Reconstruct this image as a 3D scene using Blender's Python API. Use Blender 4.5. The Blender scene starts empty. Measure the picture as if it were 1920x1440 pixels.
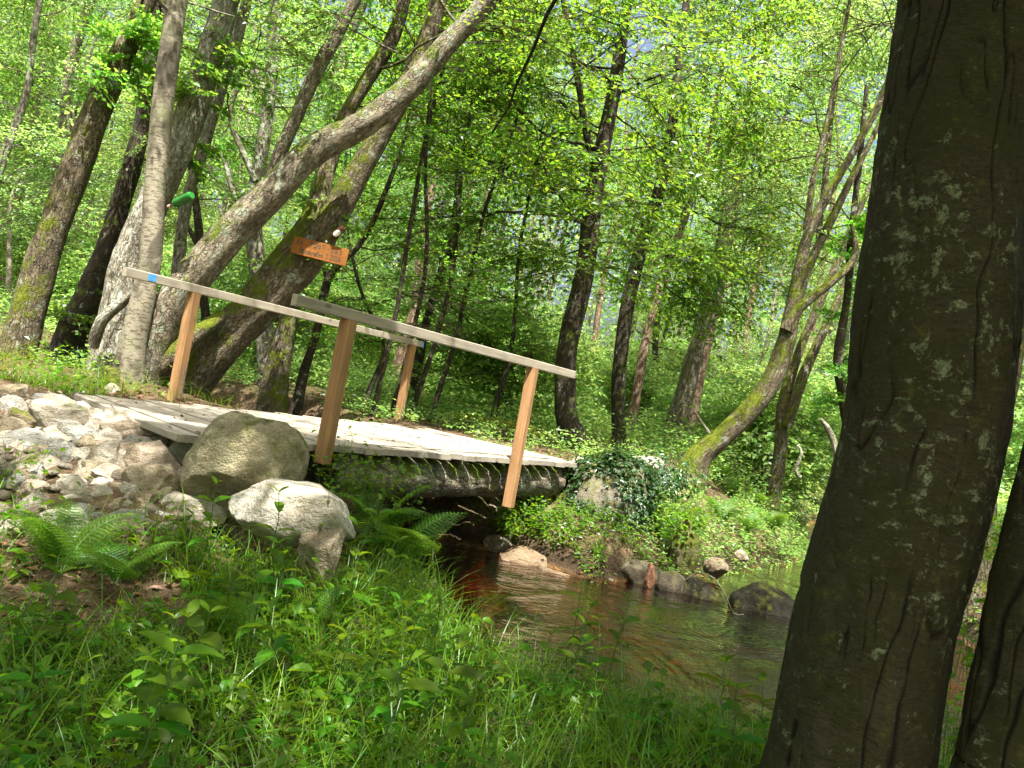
import bpy, math, random
import numpy as np
from mathutils import Vector, Matrix

rng = np.random.default_rng(11)
random.seed(11)
SC = bpy.context.scene
C = SC.collection

# ------------------------------------------------------------------ camera, sky, sun, exposure
F = 1600.0                                  # focal length in pixels of the 1920 wide frame
ROLL, PITCH = math.radians(10.3), math.radians(1.07)
CAM = np.array((0.0, 0.0, 1.5))
_f = np.array((0, math.cos(PITCH), math.sin(PITCH)))
_r = np.array((1.0, 0, 0))
_u = np.array((0, -math.sin(PITCH), math.cos(PITCH)))
CX = math.cos(ROLL) * _r + math.sin(ROLL) * _u
CY = -math.sin(ROLL) * _r + math.cos(ROLL) * _u
cd = bpy.data.cameras.new('camera'); cam = bpy.data.objects.new('camera', cd); C.objects.link(cam)
cd.sensor_width = 36; cd.lens = F / 1920 * 36; cd.clip_start = 0.05; cd.clip_end = 1000
M4 = Matrix.Identity(4)
for i in range(3):
    M4[i][0] = CX[i]; M4[i][1] = CY[i]; M4[i][2] = -_f[i]; M4[i][3] = CAM[i]
cam.matrix_world = M4
SC.camera = cam

SUN = np.array((0.06, -0.42, 0.90)); SUN /= np.linalg.norm(SUN)   # direction towards the sun
w = bpy.data.worlds.new('World'); SC.world = w; w.use_nodes = True
wn = w.node_tree.nodes; wl = w.node_tree.links
sky = wn.new('ShaderNodeTexSky'); sky.sky_type = 'NISHITA'; sky.sun_disc = False
sky.sun_elevation = math.asin(SUN[2]); sky.sun_rotation = math.atan2(SUN[0], SUN[1])
sky.air_density = .9; sky.dust_density = 9.0; sky.ozone_density = .8
wn['Background'].inputs['Strength'].default_value = 0.088
wl.new(sky.outputs[0], wn['Background'].inputs['Color'])
sl = bpy.data.lights.new('sun', 'SUN'); sl.energy = 5.0; sl.angle = math.radians(0.53); sl.color = (1, 0.95, 0.86)
so = bpy.data.objects.new('sun', sl); C.objects.link(so)
so.rotation_euler = Vector(SUN).to_track_quat('Z', 'Y').to_euler(); so.location = (0, 0, 40)
SC.view_settings.view_transform = 'Standard'; SC.view_settings.look = 'None'
SC.view_settings.exposure = 1.95; SC.view_settings.gamma = 1.0
cy = SC.cycles
cy.max_bounces = 7; cy.diffuse_bounces = 4; cy.glossy_bounces = 3; cy.transmission_bounces = 5
cy.transparent_max_bounces = 8; cy.caustics_reflective = False; cy.caustics_refractive = False
cy.sample_clamp_indirect = 6.0
cy.use_denoising = True

def ray(px, py):
    return _f + (px - 960) / F * CX - (py - 720) / F * CY
def P(px, py, d):
    return CAM + ray(px, py) * d
def G(px, py, z):
    r = ray(px, py)
    return CAM + r * ((z - CAM[2]) / r[2])
def project(p):
    q = np.asarray(p, float) - CAM
    d = q @ _f
    return 960 + F * (q @ CX) / d, 720 - F * (q @ CY) / d, d
def in_view(p, margin=150):
    x, y, d = project(p)
    return (d > 0.3) & (x > -margin) & (x < 1920 + margin) & (y > -margin) & (y < 1440 + margin)

# ------------------------------------------------------------------ numeric helpers
def sstep(a, b, x):
    t = np.clip((x - a) / (b - a), 0, 1)
    return t * t * (3 - 2 * t)
def _hash(ix, iy, iz, seed):
    h = (ix * 374761393 + iy * 668265263 + iz * 1274126177 + seed * 974711) & 0xFFFFFFFF
    h = ((h ^ (h >> 13)) * 1103515245) & 0xFFFFFFFF
    h = ((h ^ (h >> 16)) * 2246822519) & 0xFFFFFFFF
    return ((h ^ (h >> 15)) & 0xFFFF) / 32767.5 - 1.0
def vnoise(p, seed=0):
    p = np.asarray(p, float)
    i = np.floor(p).astype(np.int64); f = p - i
    f = f * f * (3 - 2 * f)
    out = 0
    for dx in (0, 1):
        wx = f[..., 0] if dx else 1 - f[..., 0]
        for dy in (0, 1):
            wy = f[..., 1] if dy else 1 - f[..., 1]
            for dz in (0, 1):
                wz = f[..., 2] if dz else 1 - f[..., 2]
                out = out + wx * wy * wz * _hash(i[..., 0] + dx, i[..., 1] + dy, i[..., 2] + dz, seed)
    return out
def fbm(p, octv=4, seed=0, gain=0.5):
    p = np.asarray(p, float); a = 1.0; s = 0
    for o in range(octv):
        s = s + a * vnoise(p, seed + o * 17); p = p * 2.03 + 7.1; a *= gain
    return s
def unit(v):
    v = np.asarray(v, float)
    return v / np.maximum(np.linalg.norm(v, axis=-1, keepdims=True), 1e-9)
def n2(x, y, s, seed=0, octv=3):
    x, y = np.broadcast_arrays(np.asarray(x, float), np.asarray(y, float))
    return fbm(np.stack([x * s, y * s, np.zeros_like(x) + seed * 3.7], -1), octv, seed)

# ------------------------------------------------------------------ the lie of the land
STREAM = np.array([(9.5, 22, .8), (7.2, 17, .8), (6.1, 14.2, .7), (5.0, 11.5, .65), (3.8, 9.2, 1.0), (2.95, 6.7, 1.9),
                   (1.7, 5.95, 1.75), (0.45, 6.85, 1.05), (-.55, 7.9, .8), (-2, 9.4, .75), (-4.2, 11.2, .8), (-9, 13.5, .9), (-16, 15, .9)])
def stream_sd(x, y, with_side=False):
    x, y = np.broadcast_arrays(np.asarray(x, float), np.asarray(y, float))
    best = np.full(x.shape, 1e9); side = np.zeros(x.shape)
    for a, b in zip(STREAM[:-1], STREAM[1:]):
        d = b[:2] - a[:2]
        t = np.clip(((x - a[0]) * d[0] + (y - a[1]) * d[1]) / (d @ d), 0, 1)
        dist = np.hypot(x - a[0] - t * d[0], y - a[1] - t * d[1]) - (a[2] + t * (b[2] - a[2]))
        cr = d[0] * (y - a[1]) - d[1] * (x - a[0])
        side = np.where(dist < best, np.sign(cr), side)
        best = np.minimum(best, dist)
    best = best + 0.12 * n2(x, y, 1.3, 5)
    return (best, side) if with_side else best
def Hh(x, y):
    x, y = np.broadcast_arrays(np.asarray(x, float), np.asarray(y, float))
    f = y - 4.2 + (-x - 2) * .3
    base = .2 + .77 * sstep(.2, 3.2, f)
    ramp = .70 * np.clip((y - 4.0) / 1.55, 0, 1) * sstep(-1.15, -2.0, x) + .2      # the stone ramp at the near end of the deck
    base = np.maximum(base, ramp) + .16 * np.exp(-(((x + 1.1) / .9) ** 2 + ((y - 4.4) / .7) ** 2))
    base = base + .55 * sstep(3.4, 6.0, x) * sstep(11, 6, y)
    base = base + .030 * np.clip(y - 12, 0, 14) + .055 * np.clip(y - 26, 0, 60) + .03 * np.clip(-x - 6, 0, 8)
    base = base + .16 * np.clip(np.abs(x) - 18, 0, 80) * sstep(14, 40, y) * .25
    base = base + .05 * n2(x, y, .5, 1) + .02 * n2(x, y, 2.3, 2)
    sd, side = stream_sd(x, y, True)
    far = (side < 0) * sstep(-.5, .3, x)                    # the far bank slopes down to the water instead of dropping
    slope = .14 + .42 * np.clip(sd, 0, 9)
    base = base + far * (np.minimum(base, slope) - base)
    bed = -.28 + .05 * n2(x, y, 2.0, 9)
    w_ = sstep(-.3, .55, sd)
    return bed * (1 - w_) + base * w_
def hit(px, py, lift=0.0):
    r = ray(px, py)
    t = 1.5
    prev = t
    while t < 120:
        p = CAM + r * t
        if p[2] < float(Hh(p[0], p[1])) + lift:
            lo, hi = prev, t
            for _ in range(12):
                m = (lo + hi) / 2; p = CAM + r * m
                if p[2] < float(Hh(p[0], p[1])) + lift: hi = m
                else: lo = m
            return CAM + r * hi
        prev = t; t += 0.12 if t < 20 else 0.6
    return CAM + r * 60

# ------------------------------------------------------------------ scene bookkeeping
def tag(o, label=None, cat=None, group=None, kind=None):
    if label: o['label'] = label
    if cat: o['category'] = cat
    if group: o['group'] = group
    if kind: o['kind'] = kind
    return o
def thing(name, label, cat, loc=(0, 0, 0), group=None):
    o = bpy.data.objects.new(name, None); C.objects.link(o); o.location = tuple(loc)
    o.empty_display_size = .2
    return tag(o, label, cat, group)
def copy_tree(o, parent=None):
    c = o.copy(); C.objects.link(c)
    if parent is not None: c.parent = parent
    for ch in list(o.children): copy_tree(ch, c)
    return c

class MB:
    """collects vertices and faces; build() links them as ONE mesh object"""
    def __init__(s):
        s.v = []; s.f3 = []; s.f4 = []; s.m3 = []; s.m4 = []; s.bc = []; s.ex = []; s.n = 0
    def add(s, V, f4=None, f3=None, mi=0, bc=None, ex=None):
        V = np.asarray(V, float).reshape(-1, 3)
        if f4 is not None and len(f4):
            f4 = np.asarray(f4, np.int64).reshape(-1, 4); s.f4.append(f4 + s.n); s.m4.append(np.full(len(f4), mi))
        if f3 is not None and len(f3):
            f3 = np.asarray(f3, np.int64).reshape(-1, 3); s.f3.append(f3 + s.n); s.m3.append(np.full(len(f3), mi))
        s.v.append(V); s.bc.append(V if bc is None else np.asarray(bc, float).reshape(-1, 3)); s.ex.append(np.zeros(len(V)) if ex is None else np.asarray(ex, float).ravel()); s.n += len(V)
    def box(s, c, ax, hs, mi=0, bev=0.0):
        """box: centre, three axes (rows), half sizes; bevelled long edges when bev > 0"""
        c = np.asarray(c, float); ax = np.asarray(ax, float); hx, hy, hz = hs
        if bev <= 0:
            pr = [(-hy, -hz), (hy, -hz), (hy, hz), (-hy, hz)]
        else:
            b = bev
            pr = [(-hy + b, -hz), (hy - b, -hz), (hy, -hz + b), (hy, hz - b), (hy - b, hz), (-hy + b, hz), (-hy, hz - b), (-hy, -hz + b)]
        k = len(pr)
        off = rng.uniform(0, 30, 3)
        L = np.array([(x, y, z) for x in (-hx, hx) for (y, z) in pr])
        V = c + L @ ax
        q = [(i, (i + 1) % k, (i + 1) % k + k, i + k) for i in range(k)]
        bcv = L[:, [1, 2, 0]] + off
        s.add(V, q, None, mi, bcv)
        # end caps as a fan round a centre vertex
        for side in (0, 1):
            x = hx if side else -hx
            ring = V[side * k:(side + 1) * k]
            cc = c + np.array((x, 0, 0)) @ ax
            VV = np.vstack([ring, cc[None]])
            tri = [((i, (i + 1) % k, k) if side else ((i + 1) % k, i, k)) for i in range(k)]
            s.add(VV, None, tri, mi, np.vstack([bcv[side * k:(side + 1) * k], [np.array((0, 0, x)) + off]]))
    def build(s, name, mats, parent=None, smooth=False):
        me = bpy.data.meshes.new(name)
        if s.v:
            V = np.concatenate(s.v); BC = np.concatenate(s.bc)
            me.vertices.add(len(V)); me.vertices.foreach_set('co', V.astype(np.float32).ravel())
            n4 = sum(len(a) for a in s.f4); n3 = sum(len(a) for a in s.f3)
            loops = []; starts = []; mi = []
            if n4:
                loops.append(np.concatenate(s.f4).ravel()); starts.append(np.arange(n4) * 4); mi.append(np.concatenate(s.m4))
            if n3:
                loops.append(np.concatenate(s.f3).ravel()); starts.append(n4 * 4 + np.arange(n3) * 3); mi.append(np.concatenate(s.m3))
            lp = np.concatenate(loops).astype(np.int32); st = np.concatenate(starts).astype(np.int32)
            me.loops.add(len(lp)); me.loops.foreach_set('vertex_index', lp)
            me.polygons.add(len(st)); me.polygons.foreach_set('loop_start', st)
            me.polygons.foreach_set('material_index', np.concatenate(mi).astype(np.int32))
            me.polygons.foreach_set('use_smooth', np.full(len(st), smooth))
            a = me.attributes.new('bc', 'FLOAT_VECTOR', 'POINT'); a.data.foreach_set('vector', BC.astype(np.float32).ravel())
            if any(e.any() for e in s.ex):
                a = me.attributes.new('crk', 'FLOAT', 'POINT'); a.data.foreach_set('value', np.concatenate(s.ex).astype(np.float32))
            me.update(calc_edges=True)
        for m in (mats if isinstance(mats, (list, tuple)) else [mats]): me.materials.append(m)
        o = bpy.data.objects.new(name, me); C.objects.link(o)
        if parent is not None:
            o.parent = parent
            if parent.type == 'EMPTY' or parent.location.length > 0:
                o.matrix_parent_inverse = Matrix.Translation(-root_loc(parent))
        return o
def root_loc(o):
    v = Vector((0, 0, 0))
    while o is not None:
        if o.parent is None: v = v + o.location
        o = o.parent
    return v

def spline(pts, step):
    """Catmull-Rom through rows of pts (any columns), resampled about every `step` along the first three columns"""
    pts = np.asarray(pts, float)
    p = np.vstack([2 * pts[0] - pts[1], pts, 2 * pts[-1] - pts[-2]])
    out = []
    for i in range(1, len(p) - 2):
        n = max(2, int(np.linalg.norm(p[i + 1, :3] - p[i, :3]) / step))
        t = np.linspace(0, 1, n, endpoint=False)[:, None]
        out.append(.5 * (2 * p[i] + (p[i + 1] - p[i - 1]) * t + (2 * p[i - 1] - 5 * p[i] + 4 * p[i + 1] - p[i + 2]) * t * t
                         + (3 * p[i] - p[i - 1] - 3 * p[i + 1] + p[i + 2]) * t ** 3))
    out.append(pts[-1:])
    return np.vstack(out)
def tube(mb, path, rad, seg=8, mi=0, noise=0.0, nscale=3.0, seed=0, cap=True, ridge=0.0, stretch=.35, crackfn=None):
    path = np.asarray(path, float); rad = np.broadcast_to(np.asarray(rad, float), (len(path),))
    T = np.gradient(path, axis=0); T = unit(T)
    ref = np.array((0, 1, 0)) if abs(T[0][1]) < .9 else np.array((1, 0, 0))
    A = np.zeros_like(path)
    a = ref - T[0] * (ref @ T[0]); A[0] = a / np.linalg.norm(a)
    for i in range(1, len(path)):
        a = A[i - 1] - T[i] * (A[i - 1] @ T[i]); A[i] = a / np.linalg.norm(a)
    B = np.cross(T, A)
    s_ = np.concatenate([[0], np.cumsum(np.linalg.norm(np.diff(path, axis=0), axis=1))])
    th = np.linspace(0, 2 * math.pi, seg, endpoint=False)
    ct, st = np.cos(th), np.sin(th)
    R = rad[:, None] * np.ones((1, seg))
    bc = np.stack([rad[:, None] * ct, rad[:, None] * st, np.repeat(s_[:, None], seg, 1)], -1) + seed * 5.3
    if noise:
        q = bc * np.array((1, 1, stretch)) * nscale
        R = R * (1 + noise * fbm(q, 3, seed))
    if ridge:
        q = bc * np.array((1, 1, .22)) * 16.0
        rr = np.abs(vnoise(q, seed + 3)) ; r2 = np.abs(vnoise(q * 2.1 + 3, seed + 5))
        R = R - ridge * (np.clip(.22 - rr, 0, 1) / .22 + .5 * np.clip(.2 - r2, 0, 1) / .2) * np.minimum(1, rad[:, None] / .1)
    ex = None
    if crackfn is not None:
        ex, dis = crackfn(bc); R = R + dis
    V = path[:, None, :] + A[:, None, :] * (R * ct)[..., None] + B[:, None, :] * (R * st)[..., None]
    n = len(path)
    i = np.arange(n - 1)[:, None]; j = np.arange(seg)[None]
    q = np.stack([i * seg + j, i * seg + (j + 1) % seg, (i + 1) * seg + (j + 1) % seg, (i + 1) * seg + j], -1).reshape(-1, 4)
    base = mb.n
    mb.add(V.reshape(-1, 3), q, None, mi, bc.reshape(-1, 3), ex)
    if cap:
        for e, rev in ((0, True), (n - 1, False)):
            VV = np.vstack([V[e], path[e][None]])
            tri = [((k + 1) % seg, k, seg) if rev else (k, (k + 1) % seg, seg) for k in range(seg)]
            mb.add(VV, None, tri, mi, np.vstack([bc[e], bc[e].mean(0)[None]]))
    return V

# ------------------------------------------------------------------ leaves
# leaf templates: (t along, side, lift) ; quads / tris
T4 = np.array([(0, 0, 0), (.5, -.5, .10), (1, 0, -.05), (.5, .5, .10)]); T4q = np.array([(0, 1, 2, 3)]); T4t = np.zeros((0, 3), int)
T6 = np.array([(0, 0, 0), (.28, -.45, .10), (.68, -.36, .04), (1, 0, -.14), (.68, .36, .04), (.28, .45, .10)])
T6q = np.array([(0, 1, 2, 3), (0, 3, 4, 5)]); T6t = np.zeros((0, 3), int)
_mid = [(0, 0, 0), (.25, 0, .03), (.5, 0, .0), (.75, 0, -.09), (1, 0, -.24)]
_l = [(.2, -.36, .09), (.48, -.5, .07), (.76, -.29, -.03)]
T11 = np.array(_mid + _l + [(a, -b, c) for a, b, c in _l])
T11q = np.array([(1, 5, 6, 2), (2, 6, 7, 3), (1, 2, 9, 8), (2, 3, 10, 9)]); T11t = np.array([(0, 5, 1), (3, 7, 4), (0, 1, 8), (3, 4, 10)])
TEMPL = {4: (T4, T4q, T4t), 6: (T6, T6q, T6t), 11: (T11, T11q, T11t)}
# lobed ivy leaf
_iv = [(0, 0, 0), (.12, -.42, .02), (.42, -.5, 0), (.45, -.25, .05), (1, 0, -.12), (.45, .25, .05), (.42, .5, 0), (.12, .42, .02)]
TIV = np.array(_iv); TIVq = np.array([(0, 1, 2, 3), (0, 3, 4, 5), (0, 5, 6, 7)]); TEMPL[8] = (TIV, TIVq, T4t)
def leaves(mb, pos, axis, nrm, L, Wr=.55, kind=6, mi=0):
    pos = np.asarray(pos, float); n = len(pos)
    if n == 0: return
    T_, q, t = TEMPL[kind]
    a = unit(axis); b = unit(np.cross(nrm, a)); c = np.cross(a, b)
    L = np.broadcast_to(np.asarray(L, float), (n,))[:, None, None]
    Wr = np.broadcast_to(np.asarray(Wr, float), (n,))[:, None, None]
    V = pos[:, None] + L * (T_[None, :, 0:1] * a[:, None] + T_[None, :, 1:2] * Wr * b[:, None] + T_[None, :, 2:3] * c[:, None])
    k = len(T_); o = (np.arange(n) * k)[:, None, None]
    f4 = (q[None] + o).reshape(-1, 4); f3 = (t[None] + o).reshape(-1, 3) if len(t) else None
    mb.add(V.reshape(-1, 3), f4, f3, mi)
def blades(mb, pos, dirv, L, width, bend, mi=0, seg=4):
    """grass blades: root, initial direction, length, width, how far they bow over"""
    pos = np.asarray(pos, float); n = len(pos)
    t = np.linspace(0, 1, seg + 1)
    d = unit(dirv); hor = unit(d * np.array((1, 1, 0)) + 1e-6)
    L = np.broadcast_to(L, (n,))[:, None, None]; bend = np.broadcast_to(bend, (n,))[:, None, None]
    c = pos[:, None] + d[:, None] * L * t[None, :, None] + (hor[:, None] * .9 - np.array((0, 0, 1.0)) * .75) * L * bend * (t ** 2)[None, :, None]
    side = unit(np.cross(hor, np.array((0, 0, 1.0))) + .3 * rng.normal(size=(n, 3)))
    wd = np.broadcast_to(width, (n,))[:, None, None] * (1 - t ** 1.6)[None, :, None] * .5 + .0004
    Lf = c - side[:, None] * wd; Rt = c + side[:, None] * wd
    V = np.stack([Lf, Rt], 2).reshape(n, -1, 3)
    k = 2 * (seg + 1)
    q = np.array([(2 * i, 2 * i + 1, 2 * i + 3, 2 * i + 2) for i in range(seg)])
    mb.add(V.reshape(-1, 3), (q[None] + (np.arange(n) * k)[:, None, None]).reshape(-1, 4), None, mi)

def make_spray(seed, nsub=5, leafL=.075, flat=.35, step=.10):
    """one leafy twig about 1 m long lying in the XY plane: leaf positions, axes, normals, lengths and twig segments"""
    r = np.random.default_rng(seed)
    pos, ax, nr, LL, tw = [], [], [], [], []
    def line(p0, d, ln, lvl):
        n = max(3, int(ln / step)); pts = [p0]; dd = d.copy()
        for i in range(n):
            dd = unit(dd + r.normal(0, .10, 3) * (1, 1, .5) + np.array((0, 0, -.02)))
            pts.append(pts[-1] + dd * ln / n)
        tw.append((np.array(pts), .006 * ln + .0016))
        for i in range(1, n + 1):
            for sgn in (-1, 1):
                if r.random() < .12: continue
                p = pts[i - 1] + (pts[i] - pts[i - 1]) * r.random()
                sd = np.cross(dd, (0, 0, 1)) * sgn
                pos.append(p); ax.append(unit(dd * .55 + sd * .8 + r.normal(0, .22, 3) + (0, 0, -.16)))
                nr.append(unit(np.array((0, 0, 1)) + r.normal(0, flat, 3))); LL.append(leafL * r.uniform(.6, 1.25))
        pos.append(pts[-1]); ax.append(dd); nr.append(unit(np.array((0, 0, 1)) + r.normal(0, flat, 3))); LL.append(leafL)
        return np.array(pts)
    main = line(np.zeros(3), np.array((1.0, 0, 0)), 1.0, 0)
    for k in range(nsub):
        t = (k + 1) / (nsub + 1)
        i = int(t * (len(main) - 1))
        sgn = 1 if k % 2 else -1
        line(main[i], unit(np.array((.75, sgn * .75, r.normal(0, .12)))), .62 * (1 - .6 * t), 1)
    return dict(pos=np.array(pos), ax=np.array(ax), nr=np.array(nr), L=np.array(LL), tw=tw)
SPRAYS = [make_spray(s, 6, .056, .35, .066) for s in range(4)]
SPRAYS_FAR = [make_spray(s + 10, 6) for s in range(4)]
SPRAYS_SPARSE = [make_spray(s + 20, 4, step=.14) for s in range(4)]
def in_bridge_clearing(p):
    """the space over the bridge that is kept pruned"""
    u = (p[:, 0] + 1.25) * .485 + (p[:, 1] - 8.2) * .875; v = -(p[:, 0] + 1.25) * .875 + (p[:, 1] - 8.2) * .485
    return (np.abs(u) < 3.4) & (np.abs(v) < 1.75) & (p[:, 2] < 2.75)
def put_sprays(mb, org, dirs, scale, kind=4, leafscale=1.0, lib=None, roll=.35, mi=0, mitwig=1, twigs=True, keep=None, wr=.62):
    lib = lib or SPRAYS
    n = len(org)
    if n == 0: return
    org = np.asarray(org, float); x = unit(dirs); scale = np.broadcast_to(scale, (n,))
    up = unit(np.array((0, 0, 1.0)) + rng.normal(0, roll, (n, 3)))
    y = unit(np.cross(up, x)); z = np.cross(x, y)
    pick = rng.integers(0, len(lib), n)
    for k, sp in enumerate(lib):
        id_ = np.nonzero(pick == k)[0]
        if not len(id_): continue
        R = np.stack([x[id_], y[id_], z[id_]], 1)                   # rows are axes
        s = scale[id_]
        p = org[id_, None] + np.einsum('nij,mi->nmj', R, sp['pos']) * s[:, None, None]
        a = np.einsum('nij,mi->nmj', R, sp['ax']); nn = np.einsum('nij,mi->nmj', R, sp['nr'])
        L = np.repeat(sp['L'][None], len(id_), 0) * leafscale * rng.uniform(.85, 1.15, (len(id_), 1))
        p = p.reshape(-1, 3); a = a.reshape(-1, 3); nn = nn.reshape(-1, 3) + rng.normal(0, .15, (p.shape[0], 3)); L = L.ravel()
        if keep is not None:
            kk = keep(p); p, a, nn, L = p[kk], a[kk], nn[kk], L[kk]
        kk = ~in_bridge_clearing(p)
        if keep is not None: kk &= (p[:, 2] > 3.6) | (p[:, 1] > 7)          # head room under the near trees
        p, a, nn, L = p[kk], a[kk], nn[kk], L[kk]
        leaves(mb, p, a, nn, L, wr, kind, mi)
        if twigs:
            for pts, r0 in sp['tw']:
                nP = len(pts)
                pw = org[id_, None] + np.einsum('nij,mi->nmj', R, pts) * s[:, None, None]
                tk = np.ones(len(id_), bool) if keep is None else keep(pw[:, nP // 2])
                pw = pw[tk]; yy_, zz_ = y[id_][tk], z[id_][tk]
                if not len(pw): continue
                rad = np.linspace(r0, .0012, nP)[None, :, None] * np.minimum(1.2, s[tk])[:, None, None]
                offs = [yy_, -.5 * yy_ + .87 * zz_, -.5 * yy_ - .87 * zz_]
                V = np.stack([pw + o_[:, None] * rad for o_ in offs], 2)   # n, nP, 3, 3
                q = np.array([(i * 3 + j, i * 3 + (j + 1) % 3, (i + 1) * 3 + (j + 1) % 3, (i + 1) * 3 + j) for i in range(nP - 1) for j in range(3)])
                mb.add(V.reshape(-1, 3), (q[None] + (np.arange(len(pw)) * nP * 3)[:, None, None]).reshape(-1, 4), None, mitwig)
# ------------------------------------------------------------------ materials
def newmat(name):
    m = bpy.data.materials.new(name); m.use_nodes = True
    nt = m.node_tree; nt.nodes.clear()
    return m, nt
class NT:
    def __init__(s, nt): s.nt = nt
    def n(s, t, **kw):
        nd = s.nt.nodes.new(t)
        for k, v in kw.items():
            if k.startswith('i_'): nd.inputs[k[2:].replace('_', ' ')].default_value = v
            elif isinstance(k, str): setattr(nd, k, v)
        return nd
    def l(s, a, b): s.nt.links.new(a, b)
    def ramp(s, fac, stops):
        r = s.n('ShaderNodeValToRGB'); s.l(fac, r.inputs[0])
        e = r.color_ramp.elements
        while len(e) < len(stops): e.new(.5)
        for el, (p, c) in zip(e, stops):
            el.position = p; el.color = (*c, 1) if len(c) == 3 else c
        return r.outputs[0]
    def noise(s, vec, scale, detail=4, rough=.55, dist=0.0):
        nd = s.n('ShaderNodeTexNoise'); nd.inputs['Scale'].default_value = scale
        nd.inputs['Detail'].default_value = detail; nd.inputs['Roughness'].default_value = rough; nd.inputs['Distortion'].default_value = dist
        if vec is not None: s.l(vec, nd.inputs['Vector'])
        return nd
    def math(s, op, a, b=None, c=None):
        nd = s.n('ShaderNodeMath', operation=op)
        for i, v in enumerate((a, b, c)):
            if v is None: continue
            if isinstance(v, (int, float)): nd.inputs[i].default_value = v
            else: s.l(v, nd.inputs[i])
        return nd.outputs[0]
    def mix(s, fac, a, b, blend='MIX'):
        nd = s.n('ShaderNodeMix', data_type='RGBA', blend_type=blend)
        for sock, v in ((nd.inputs[0], fac), (nd.inputs[6], a), (nd.inputs[7], b)):
            if isinstance(v, (int, float)): sock.default_value = v
            elif isinstance(v, tuple): sock.default_value = (*v, 1) if len(v) == 3 else v
            else: s.l(v, sock)
        return nd.outputs[2]
    def mapping(s, vec, scale=(1, 1, 1), loc=(0, 0, 0)):
        m = s.n('ShaderNodeMapping'); m.inputs['Scale'].default_value = scale; m.inputs['Location'].default_value = loc
        s.l(vec, m.inputs['Vector']); return m.outputs[0]
    def map(s, v, a, b, c=0.0, d=1.0):
        m = s.n('ShaderNodeMapRange'); s.l(v, m.inputs[0])
        for i, x in zip((1, 2, 3, 4), (a, b, c, d)): m.inputs[i].default_value = x
        return m.outputs[0]
    def bump(s, h, strength=.5, dist=.02, normal=None):
        b = s.n('ShaderNodeBump'); b.inputs['Strength'].default_value = strength; b.inputs['Distance'].default_value = dist
        s.l(h, b.inputs['Height'])
        if normal is not None: s.l(normal, b.inputs['Normal'])
        return b.outputs[0]
    def principled(s, color, rough=.8, normal=None, spec=.3):
        p = s.n('ShaderNodeBsdfPrincipled')
        if isinstance(color, tuple): p.inputs['Base Color'].default_value = (*color, 1)
        else: s.l(color, p.inputs['Base Color'])
        if isinstance(rough, (int, float)): p.inputs['Roughness'].default_value = rough
        else: s.l(rough, p.inputs['Roughness'])
        p.inputs['Specular IOR Level'].default_value = spec
        if normal is not None: s.l(normal, p.inputs['Normal'])
        o = s.n('ShaderNodeOutputMaterial'); s.l(p.outputs[0], o.inputs[0]); return p

def leaf_mat(name, dif, tra, vary=.35, gloss=.06, tmix=.55, hue=.03):
    m, nt = newmat(name); N = NT(nt)
    geo = N.n('ShaderNodeNewGeometry')
    rnd = geo.outputs['Random Per Island']
    oi = N.n('ShaderNodeObjectInfo').outputs['Random']
    val = N.math('MULTIPLY', N.map(rnd, 0, 1, 1 - vary, 1 + vary), N.map(oi, 0, 1, .78, 1.18))
    hs = N.n('ShaderNodeHueSaturation'); hs.inputs['Color'].default_value = (*dif, 1)
    N.l(val, hs.inputs['Value'])
    h2 = N.math('ADD', N.map(N.math('FRACT', N.math('MULTIPLY', rnd, 7.31)), 0, 1, .5 - hue, .5 + hue), N.map(oi, 0, 1, -.012, .012))
    N.l(h2, hs.inputs['Hue'])
    ht = N.n('ShaderNodeHueSaturation'); ht.inputs['Color'].default_value = (*tra, 1); N.l(val, ht.inputs['Value']); N.l(h2, ht.inputs['Hue'])
    d = N.n('ShaderNodeBsdfDiffuse'); N.l(hs.outputs[0], d.inputs[0])
    t = N.n('ShaderNodeBsdfTranslucent'); N.l(ht.outputs[0], t.inputs[0])
    mx = N.n('ShaderNodeMixShader'); mx.inputs[0].default_value = tmix; N.l(d.outputs[0], mx.inputs[1]); N.l(t.outputs[0], mx.inputs[2])
    g = N.n('ShaderNodeBsdfGlossy'); g.inputs['Roughness'].default_value = .38; g.inputs[0].default_value = (.9, .95, 1, 1)
    m2 = N.n('ShaderNodeMixShader'); m2.inputs[0].default_value = gloss; N.l(mx.outputs[0], m2.inputs[1]); N.l(g.outputs[0], m2.inputs[2])
    o = N.n('ShaderNodeOutputMaterial'); N.l(m2.outputs[0], o.inputs[0])
    return m
LEAF_A = leaf_mat('alder_leaf', (.085, .19, .018), (.28, .53, .05), gloss=.03)
LEAF_B = leaf_mat('woodland_leaf', (.13, .235, .045), (.42, .63, .14), hue=.03, gloss=.03)
LEAF_D = leaf_mat('beech_leaf', (.07, .17, .014), (.27, .52, .03), gloss=.03)
LEAF_G = leaf_mat('ground_leaf', (.07, .16, .008), (.24, .45, .014), gloss=.014, tmix=.45)
LEAF_I = leaf_mat('ivy_leaf', (.018, .055, .006), (.04, .10, .008), gloss=.035, tmix=.25)
LEAF_F = leaf_mat('fern_leaf', (.065, .15, .012), (.20, .38, .025), gloss=.015, tmix=.5)
GRASSM = leaf_mat('grass_blade', (.10, .20, .010), (.26, .44, .015), gloss=.025, tmix=.42)
LITTER = leaf_mat('dry_leaf', (.17, .09, .045), (.12, .06, .02), gloss=.03, tmix=.2, vary=.55, hue=.02)
m_, nt_ = newmat('twig_bark'); NT(nt_).principled((.055, .042, .03), .9); TWIG = m_
m_, nt_ = newmat('green_stem'); NT(nt_).principled((.06, .11, .03), .7); STEM = m_

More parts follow.
